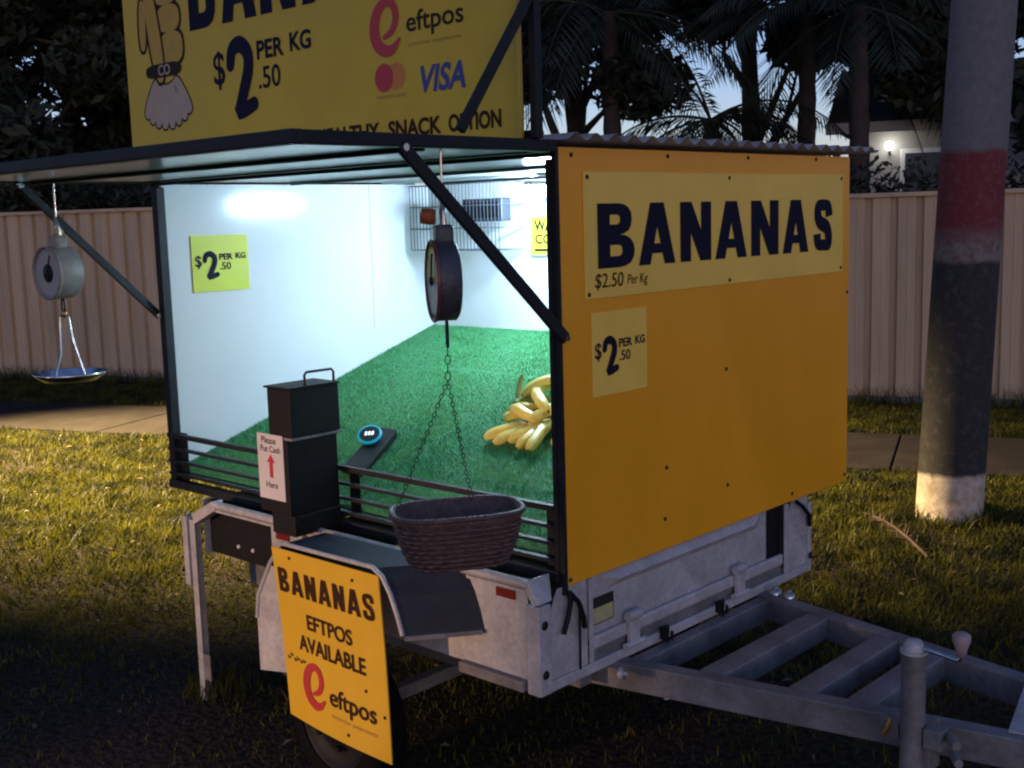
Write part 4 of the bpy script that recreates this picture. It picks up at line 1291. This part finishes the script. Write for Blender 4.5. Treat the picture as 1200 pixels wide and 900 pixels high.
# ------------------------------------------------------------------ hanging dial scales
def dial_scale(c, n_ax, R, depth, hook_z, label, body_m, rim_m, two_tone):
    t = thing('dial_scale', (c[0], c[1], c[2] - 0.4), label, 'scale', 'hanging dial scales')
    c = Vector(c)
    ax = Vector(n_ax).normalized()
    s = Vector((0, 0, 1)).cross(ax).normalized()
    MB().lathe(c, [(0.0, -depth), (R * 0.93, -depth), (R, -depth * 0.9), (R, -0.003), (R * 0.99, 0.0)], ax, 40).build('casing', body_m, t)
    MB().lathe(c, [(R * 0.995, 0.0), (R * 1.03, 0.001), (R * 1.03, depth * 0.14), (R * 0.995, depth * 0.18), (R * 0.965, depth * 0.16), (R * 0.955, 0.002)], ax, 40).build('bezel', rim_m, t)
    d = MB()
    K = 40
    for lo, hi, mi in ((0, PI, 1 if two_tone else 0), (PI, 2 * PI, 0)):
        a = np.linspace(lo, hi, K // 2 + 1)
        d.add([c + ax * 0.004] + [c + ax * 0.004 + s * math.cos(q) * R * 0.94 + Vector((0, 0, 1)) * math.sin(q) * R * 0.94 for q in a], [(0, i + 1, i + 2) for i in range(K // 2)], mi)
    d.build('dial', [DIALW, DIALY], t)
    tk = MB()
    for i in range(40):
        a = 2 * PI * i / 40
        r0 = R * (0.80 if i % 5 == 0 else 0.86)
        e1 = s * math.cos(a) + Vector((0, 0, 1)) * math.sin(a)
        tk.bar(c + ax * 0.0046 + e1 * r0, c + ax * 0.0046 + e1 * R * 0.91, 0.0016, 0.0006)
    nd = Vector((0, 0, 1)) * 0.92 + s * 0.35
    tk.bar(c + ax * 0.008 - nd * R * 0.15, c + ax * 0.008 + nd * R * 0.75, 0.004, 0.001)
    tk.lathe(c + ax * 0.005, [(R * 0.10, 0), (R * 0.10, 0.006), (0, 0.007)], ax, 14)
    if not two_tone:
        tk.lathe(c + ax * 0.0046, [(R * 0.36, 0), (R * 0.34, 0.002), (0, 0.0025)], ax, 20)
    tk.build('needle_and_marks', BLACK, t)
    # lug on top, shackle and hook
    up = Vector((0, 0, 1))
    back = c - ax * depth * 0.5
    lug = MB().box(back + Vector((-0.026, -0.020, R * 0.90)), back + Vector((0.026, 0.020, R + 0.035)), rot=Matrix.Rotation(math.atan2(s.y, s.x), 3, 'Z'))
    lug.build('top_lug', body_m, t, 0.008)
    zt = back.z + R + 0.03
    hk = MB()
    for q in (-1, 1):
        hk.tube([back + s * 0.014 * q + up * (R + 0.025), back + s * 0.014 * q + up * (R + 0.06), back + s * 0.008 * q + up * (R + 0.085), back + up * (R + 0.09)], 0.0042, 8)
    hk.tube([back + up * (R + 0.085), Vector((back.x, back.y, hook_z))], 0.003, 8)
    hk.build('shackle', CHROME, t)
    # bottom link
    b0 = back - up * R
    lk = MB().tube([b0 + s * 0.009 * math.cos(a) + up * (-0.028 + 0.032 * math.sin(a)) for a in np.linspace(0, 2 * PI, 17)[:-1]], 0.003, 7, closed=True)
    lk.build('bottom_link', BLACK, t)
    return t, b0 - up * 0.058, s

def chain(mb, p0, p1, ln=0.014, r=0.0011, wd_=0.0042):
    p0, p1 = Vector(p0), Vector(p1)
    d = p1 - p0
    n_ = max(2, int(d.length / (ln * 0.78)))
    d.normalize()
    s = d.orthogonal().normalized()
    t = d.cross(s)
    for i in range(n_):
        c = p0.lerp(p1, (i + 0.5) / n_)
        a_ = s if i % 2 else t
        mb.tube([c + a_ * wd_ * math.cos(q) + d * ln / 2 * math.sin(q) for q in np.linspace(0, 2 * PI, 9)[:-1]], r, 5, closed=True)

# near scale
sc, bot, sd = dial_scale((-0.046, -0.375, 1.464), (-0.56, -0.83, 0.0), 0.089, 0.048, 1.752, 'near dial scale with a dark oval woven basket hung on chains', SCALEBODY, SCALERIM, True)
MB().lathe((-0.088, -0.345, 1.606), [(0.0, -0.016), (0.017, -0.015), (0.019, 0.0), (0.017, 0.018), (0.0, 0.02)], (-0.7, -0.7, 0.1), 16).build('orange_knob', ORANGEWOOD, sc)
# basket: oval, long axis along the picture plane
bc = Vector((-0.028, -0.35, 0.942))
lx = Vector((0.54, 0.84, 0)).normalized()
ly = Vector((0, 0, 1)).cross(lx)
def oval(a, f=0.66):
    ca, sa = math.cos(a), math.sin(a)
    return np.sign(ca) * abs(ca) ** f, np.sign(sa) * abs(sa) ** f
bk = MB()
K = 40
lev = [(0.0, 1.0), (-0.014, 0.985), (-0.022, 0.93), (-0.05, 0.89), (-0.09, 0.81), (-0.120, 0.71), (-0.127, 0.63)]
def ring(z, k, ins=0.0):
    out = []
    for i in range(K):
        u_, v_ = oval(2 * PI * i / K)
        out.append(bc + lx * (0.150 * k - ins) * u_ + ly * (0.098 * k - ins) * v_ + Vector((0, 0, z)))
    return out
vs, fs = [], []
for z, k in lev: vs += ring(z, k)
for z, k in reversed(lev): vs += ring(z + (0.004 if z < -0.115 else 0.0), k, 0.006)
nl = 2 * len(lev)
for j in range(nl - 1):
    for i in range(K):
        fs.append((j * K + i, j * K + (i + 1) % K, (j + 1) * K + (i + 1) % K, (j + 1) * K + i))
for i in range(K):
    fs.append(((nl - 1) * K + i, (nl - 1) * K + (i + 1) % K, (i + 1) % K, i))
bk.add(vs, fs, 0, True)
bot_ring = [v for v in ring(-0.127, 0.63)]
bk.add(bot_ring, [tuple(range(K))])
bot_ring = [v for v in ring(-0.123, 0.62, 0.005)]
bk.add(bot_ring, [tuple(range(K))])
bko = bk.build('basket', WICKER, sc, recalc=False)
wv_ = MB()
for j, z in enumerate(np.linspace(-0.028, -0.120, 9)):
    k = np.interp(-z, [-q[0] for q in lev], [q[1] for q in lev])
    pts = []
    for i in range(K * 2):
        u_, v_ = oval(2 * PI * i / (K * 2))
        wob = 0.0032 * (1 if (i // 2 + j) % 2 else -1)
        pts.append(bc + lx * (0.150 * k + 0.002 + wob) * u_ + ly * (0.098 * k + 0.002 + wob) * v_ + Vector((0, 0, z)))
    wv_.tube(pts, 0.0044, 6, closed=True)
wv_.build('weave_bands', WICKER, bko)
MB().tube(ring(0.0, 1.0), 0.0065, 8, closed=True).build('basket_rim', WICKER, bko)
ch = MB()
j0 = bot + Vector((0, 0, -0.002))
j1 = j0 + Vector((-0.003, 0.0, -0.075))
chain(ch, j0, j1, 0.022, 0.0014, 0.006)
attach = [bc + lx * -0.135 + ly * 0.030, bc + lx * 0.055 + ly * 0.088, bc + lx * 0.055 + ly * -0.092]
chain(ch, j1, attach[0]); chain(ch, j1, attach[1])
ch.build('hanging_chain', BLACK, sc)
gt = MB()
for q in (-0.03, 0.035):
    gt.lathe(bc + lx * q + ly * 0.045 + Vector((0, 0, -0.120)), [(0.0, 0.006), (0.009, 0.004), (0.012, 0.0)], (0, 0, 1), 10)
gt.build('basket_stud', CHROME, bko)

# far scale: steel dial, chrome rods and a shallow steel tray
sc2, bot2, sd2 = dial_scale((-1.757, -0.43, 1.466), (0.05, -0.95, 0.0), 0.083, 0.075, 1.752, 'far dial scale with a pale face and shallow steel tray at the left', FARGREY, FARGREY, False)
rd = MB()
rd.tube([bot2 + Vector((-0.03, 0, 0.0)), bot2 + Vector((-0.03, -0.005, -0.12)), Vector((bot2.x - 0.01, bot2.y - 0.04, 1.135))], 0.0035, 8)
rd.tube([bot2 + Vector((0.03, 0, 0.0)), bot2 + Vector((0.045, 0.0, -0.07)), Vector((bot2.x + 0.075, bot2.y + 0.02, 1.13))], 0.0035, 8)
rd.tube([bot2 + Vector((-0.03, 0, 0)), bot2 + Vector((0, 0, 0.006)), bot2 + Vector((0.03, 0, 0))], 0.003, 8)
rd.build('hanging_rods', CHROME, sc2)
MB().lathe((bot2.x + 0.01, bot2.y, 1.128), [(0.0, -0.012), (0.08, -0.009), (0.108, 0.010), (0.116, 0.019), (0.112, 0.019), (0.08, -0.005), (0.0, -0.008)], (0, 0, 1), 36).build('tray', CHROME, sc2)
MB().lathe((bot2.x + 0.002, bot2.y, bot2.z + 0.012), [(0.0, -0.012), (0.010, -0.01), (0.012, 0.0), (0.0, 0.014)], (0, 0, 1), 12).build('brass_link', mat('brass', (0.5, 0.3, 0.1), 0.35, 0.8), sc2)
MB().lathe((-1.757, -0.39, 1.598), [(0.0, -0.014), (0.014, -0.012), (0.016, 0.0), (0.0, 0.016)], (0, 0, 1), 12).build('hanging_knob', mat('yellow_cord', (0.5, 0.45, 0.2), 0.6), sc2)

# ------------------------------------------------------------------ bananas
def banana_mesh(path, R):
    """path: list of points; returns MB with skin, ends"""
    b = MB()
    n_ = len(path)
    prof = []
    for i in range(n_):
        f = i / (n_ - 1)
        if f < 0.14: r = 0.36 + 0.14 * f / 0.14
        elif f < 0.3: r = 0.5 + 0.47 * (f - 0.14) / 0.16
        elif f < 0.8: r = 1.0
        else: r = 1.0 - 0.72 * ((f - 0.8) / 0.2) ** 1.6
        prof.append(R * r)
    b.tube(path, prof, 20, 0, True, cap=True, ridge=0.20)
    d = (path[-1] - path[-2]).normalized()
    b.tube([path[-1] - d * 0.001, path[-1] + d * 0.006], [prof[-1] * 0.95, prof[-1] * 0.7], 10, 1, True, cap=True)
    return b

def spline(pts, m=14):
    P = [np.array(p, dtype=float) for p in pts]
    if len(P) == 2:
        P.insert(1, (P[0] + P[1]) / 2)
    out = []
    for i in range(len(P) - 1):
        p0, p1, p2, p3 = P[max(i - 1, 0)], P[i], P[i + 1], P[min(i + 2, len(P) - 1)]
        for t_ in np.linspace(0, 1, m // (len(P) - 1) + 2)[:-1]:
            out.append(Vector(0.5 * (2 * p1 + (p2 - p0) * t_ + (2 * p0 - 5 * p1 + 4 * p2 - p3) * t_ ** 2 + (3 * p1 - p0 - 3 * p2 + p3) * t_ ** 3)))
    out.append(Vector(P[-1]))
    return out
def bunch(root, fruits, crown, label, tall=None):
    t = thing('banana_bunch', root, label, 'bananas', 'banana bunches on the turf')
    MB().tube(spline(crown), [0.011 + 0.006 * math.sin(PI * i / (len(spline(crown)) - 1)) for i in range(len(spline(crown)))], 9).build('crown', BANGREEN, t)
    if tall:
        q = spline(tall)
        MB().tube(q, [0.014 - 0.009 * i / (len(q) - 1) for i in range(len(q))], 8).build('stalk', BANGREEN, t)
    for pts, R_ in fruits:
        banana_mesh(spline(pts)[::-1], R_ * 0.78).build('banana', [BANANA, BANTIP], t)
bunch((-0.56, 0.52, rz(0.52)), [
    ([(-0.715, 0.445, 0.910), (-0.672, 0.475, 0.930), (-0.640, 0.520, 0.940), (-0.600, 0.585, 0.948)], 0.0200),
    ([(-0.605, 0.440, 0.910), (-0.575, 0.485, 0.932), (-0.560, 0.535, 0.948), (-0.560, 0.610, 0.960)], 0.0205),
    ([(-0.482, 0.395, 0.905), (-0.500, 0.450, 0.928), (-0.520, 0.510, 0.948), (-0.535, 0.590, 0.960)], 0.0200),
    ([(-0.655, 0.425, 0.903), (-0.625, 0.462, 0.922), (-0.600, 0.515, 0.936), (-0.585, 0.590, 0.950)], 0.0195),
    ([(-0.545, 0.412, 0.902), (-0.540, 0.460, 0.924), (-0.545, 0.515, 0.940), (-0.550, 0.590, 0.952)], 0.0195),
    ([(-0.415, 0.440, 0.915), (-0.440, 0.490, 0.936), (-0.475, 0.540, 0.950), (-0.520, 0.595, 0.960)], 0.0205)],
    [(-0.60, 0.585, 0.950), (-0.555, 0.605, 0.962), (-0.515, 0.60, 0.960)], 'front bunch of pale bananas fanned out on the turf towards the counter rail')
bunch((-0.64, 0.60, rz(0.60)), [
    ([(-0.690, 0.560, 0.985), (-0.650, 0.535, 0.995), (-0.600, 0.525, 0.982), (-0.545, 0.530, 0.975)], 0.0205),
    ([(-0.715, 0.535, 0.955), (-0.690, 0.555, 0.968), (-0.655, 0.585, 0.975), (-0.615, 0.62, 0.985)], 0.0190),
    ([(-0.735, 0.590, 0.965), (-0.700, 0.572, 0.985), (-0.655, 0.575, 0.995), (-0.610, 0.61, 0.998)], 0.0190),
    ([(-0.575, 0.500, 0.968), (-0.555, 0.545, 0.988), (-0.555, 0.600, 1.000), (-0.590, 0.65, 1.005)], 0.0195)],
    [(-0.705, 0.585, 1.000), (-0.700, 0.625, 1.012), (-0.650, 0.645, 1.016), (-0.59, 0.64, 1.01)], 'middle bunch of bananas with its greenish stalk pointing up', [(-0.705, 0.605, 1.005), (-0.722, 0.622, 1.035), (-0.732, 0.640, 1.065), (-0.728, 0.648, 1.088)])
bunch((-0.58, 0.68, rz(0.68)), [
    ([(-0.530, 0.545, 0.998), (-0.585, 0.575, 1.022), (-0.645, 0.625, 1.040), (-0.640, 0.690, 1.055), (-0.560, 0.730, 1.055)], 0.0210),
    ([(-0.500, 0.530, 0.990), (-0.520, 0.590, 1.030), (-0.530, 0.650, 1.050), (-0.540, 0.73, 1.052)], 0.0205),
    ([(-0.685, 0.600, 1.030), (-0.655, 0.640, 1.062), (-0.615, 0.685, 1.075), (-0.560, 0.735, 1.062)], 0.0195)],
    [(-0.575, 0.72, 1.055), (-0.55, 0.738, 1.062), (-0.525, 0.735, 1.055)], 'rear bunch of bananas curling over the others beside the amber panel edge')

# ------------------------------------------------------------------ grass
def grass():
    r = np.random.default_rng(5)
    n_ = 900000
    a = r.uniform(-9.5, 4.5, n_)
    b = r.uniform(-2.2, 7.2, n_)
    X = DV.x * a + NV.x * b
    Y = DV.y * a + NV.y * b
    keep = ~((b > 4.62) & (b < 5.9))
    # inside the camera's view with a wide margin
    P = np.stack([X - CAM.x, Y - CAM.y, np.full(n_, -CAM.z)], 1)
    dz = P @ np.array(FWD)
    u_ = (P @ np.array(RIGHT)) / np.maximum(dz, 0.1) * 1385
    v_ = (P @ np.array(UP)) / np.maximum(dz, 0.1) * 1385
    keep &= (dz > 0.8) & (np.abs(u_) < 820) & (v_ > -640)
    # patchiness
    def wav(s, ph): return np.sin(X * s + ph) * np.cos(Y * s * 1.13 + ph * 1.7) + 0.6 * np.sin(X * s * 2.3 + Y * s * 1.9 + ph * 3)
    dens = 0.62 + 0.20 * wav(1.9, 0.4) + 0.12 * wav(6.1, 1.2) + 0.08 * wav(17.0, 2.0)
    bare = 1 / (1 + np.exp(-(b - 1.25 + 0.25 * wav(2.2, 0.9)) * 3.2))     # worn ground near the trailer's customer side
    dens = dens * (0.16 + 0.84 * bare)
    w_ = np.clip(9.0 / np.maximum(dz, 1.5) ** 1.15, 0, 1)
    keep &= r.random(n_) < np.clip(dens, 0.03, 1) * w_
    X, Y, b, dz = X[keep], Y[keep], b[keep], dz[keep]
    N = len(X)
    def wv2(s, ph): return np.sin(X * s + ph) * np.cos(Y * s * 1.13 + ph * 1.7)
    hgt = r.uniform(0.02, 0.055, N) * (1.0 + 0.22 * wv2(6.1, 1.2) + 0.12 * wv2(15, 0.3)) * (0.55 + 0.45 * np.clip((b - 0.2) / 1.6, 0, 1))
    hgt = np.clip(hgt, 0.012, 0.1)
    wd_ = r.uniform(0.0016, 0.0034, N) * np.clip(dz / 3.5, 1, 1.7)
    # longer unmown tufts round the pole foot, the trailer leg and along the fence
    ex, ey, eh = [], [], []
    for cx, cy, r0, r1, k_ in ((-0.548, 3.665, 0.16, 0.27, 520), (-1.55, -0.08, 0.02, 0.12, 120)):
        q = r.uniform(0, 2 * PI, k_); rr_ = r.uniform(r0, r1, k_)
        ex.append(cx + rr_ * np.cos(q)); ey.append(cy + rr_ * np.sin(q)); eh.append(r.uniform(0.04, 0.12, k_))
    k_ = 5000
    qa = r.uniform(-9.5, 4.5, k_); qb = 7.22 - np.abs(r.normal(0, 0.06, k_))
    ex.append(DV.x * qa + NV.x * qb); ey.append(DV.y * qa + NV.y * qb); eh.append(r.uniform(0.05, 0.20, k_))
    k_ = 900
    qa = r.uniform(-9, 3.5, k_); qb = r.uniform(0.9, 4.5, k_)
    ex.append(DV.x * qa + NV.x * qb); ey.append(DV.y * qa + NV.y * qb); eh.append(r.uniform(0.06, 0.13, k_))
    ex, ey, eh = np.concatenate(ex), np.concatenate(ey), np.concatenate(eh)
    X, Y, hgt = np.concatenate([X, ex]), np.concatenate([Y, ey]), np.concatenate([hgt, eh])
    wd_ = np.concatenate([wd_, r.uniform(0.002, 0.004, len(ex))])
    N = len(X)
    ang = r.uniform(0, 2 * PI, N)
    base = np.stack([X, Y, np.zeros(N) - 0.002], 1)
    u = np.stack([np.cos(ang), np.sin(ang), np.zeros(N)], 1) * wd_[:, None]
    le = r.normal(0, 0.5, (N, 2))
    mid = np.stack([le[:, 0] * 0.35, le[:, 1] * 0.35, np.full(N, 0.62)], 1) * hgt[:, None]
    tip = np.stack([le[:, 0] * 1.0, le[:, 1] * 1.0, np.full(N, 1.0)], 1) * hgt[:, None]
    V = np.stack([base - u, base + u, base + mid + u * 0.7, base + tip, base + mid - u * 0.7], 1)
    idx = np.arange(N)[:, None] * 5
    q = np.concatenate([idx + np.array([[0, 1, 2]]), idx + np.array([[0, 2, 4]]), idx + np.array([[4, 2, 3]])], 0)
    m = bpy.data.materials.new('grass_blade')
    m.use_nodes = True
    n = m.node_tree
    p = n.nodes['Principled BSDF']
    p.inputs['Roughness'].default_value = 0.6
    p.inputs['Specular IOR Level'].default_value = 0.25
    tc = n.nodes.new('ShaderNodeTexCoord')
    z = n.nodes.new('ShaderNodeTexNoise')
    z.inputs['Scale'].default_value = 5.0
    z.inputs['Detail'].default_value = 8
    n.links.new(tc.outputs['Object'], z.inputs['Vector'])
    rr = n.nodes.new('ShaderNodeValToRGB')
    rr.color_ramp.elements[0].color = (0.022, 0.027, 0.008, 1)
    rr.color_ramp.elements[0].position = 0.36
    rr.color_ramp.elements[1].color = (0.125, 0.125, 0.014, 1)
    rr.color_ramp.elements[1].position = 0.66
    n.links.new(z.outputs['Fac'], rr.inputs[0])
    n.links.new(rr.outputs[0], p.inputs['Base Color'])
    tl = n.nodes.new('ShaderNodeBsdfTranslucent')
    n.links.new(rr.outputs[0], tl.inputs[0])
    ms = n.nodes.new('ShaderNodeMixShader')
    ms.inputs[0].default_value = 0.42
    n.links.new(p.outputs[0], ms.inputs[1])
    n.links.new(tl.outputs[0], ms.inputs[2])
    n.links.new(ms.outputs[0], n.nodes['Material Output'].inputs['Surface'])
    o = np_mesh('grass', V.reshape(-1, 3), q, m)
    tag(o, 'short patchy lawn grass around the trailer', 'grass', kind='stuff')
    print('blades', N)
grass()

# dead leaf near the pole, a few bits of litter on the lawn
dl = thing('dry_leaf', (-0.48, 2.95, 0.0), 'curled brown dead palm leaf on the lawn by the pole base', 'dead leaf')
k_ = MB()
p0, p1 = Vector((-0.30, 2.86, 0.02)), Vector((-0.75, 3.16, 0.10))
st = [p0.lerp(p1, f) + Vector((0, 0, 0.03 * math.sin(PI * f))) for f in np.linspace(0, 1, 8)]
k_.tube(st, [0.008, 0.008, 0.007, 0.006, 0.005, 0.004, 0.003, 0.002], 6)
k_.build('leaf_stem', DRY, dl)
k_ = MB()
dd = (p1 - p0).normalized()
sd_ = Vector((-dd.y, dd.x, 0))
rr = random.Random(4)
for i in range(22):
    f = 0.15 + 0.8 * i / 21
    c = p0.lerp(p1, f) + Vector((0, 0, 0.03 * math.sin(PI * f)))
    for s in (-1, 1):
        e = c + sd_ * s * rr.uniform(0.03, 0.07) + dd * rr.uniform(0.05, 0.10) + Vector((0, 0, rr.uniform(-0.02, 0.03)))
        k_.add([c, c + dd * 0.012, e], [(0, 1, 2)])
k_.build('leaf_blade', DRY, dl)

# fallen leaves scattered over the lawn
def litter():
    r = np.random.default_rng(17)
    n_ = 420
    a = r.uniform(-8, 3.8, n_); b = r.uniform(-1.8, 4.6, n_)
    c = np.stack([DV.x * a + NV.x * b, DV.y * a + NV.y * b, r.uniform(0.010, 0.035, n_)], 1)
    q = r.uniform(0, 2 * PI, n_)
    u = np.stack([np.cos(q), np.sin(q), r.normal(0, 0.25, n_)], 1) * r.uniform(0.012, 0.028, n_)[:, None]
    v = np.stack([-np.sin(q), np.cos(q), r.normal(0, 0.3, n_)], 1) * r.uniform(0.005, 0.011, n_)[:, None]
    up = np.array([0, 0, 0.006])
    V = np.stack([c - u, c - v + up, c + u, c + v + up], 1).reshape(-1, 3)
    o = np_mesh('fallen_leaves', V, np.arange(len(V)).reshape(-1, 4), mat('dead_leaf', (0.20, 0.15, 0.10), 0.8, var=0.5, vscale=2))
    tag(o, 'small dry leaves scattered over the lawn', 'leaf litter', kind='stuff')
litter()
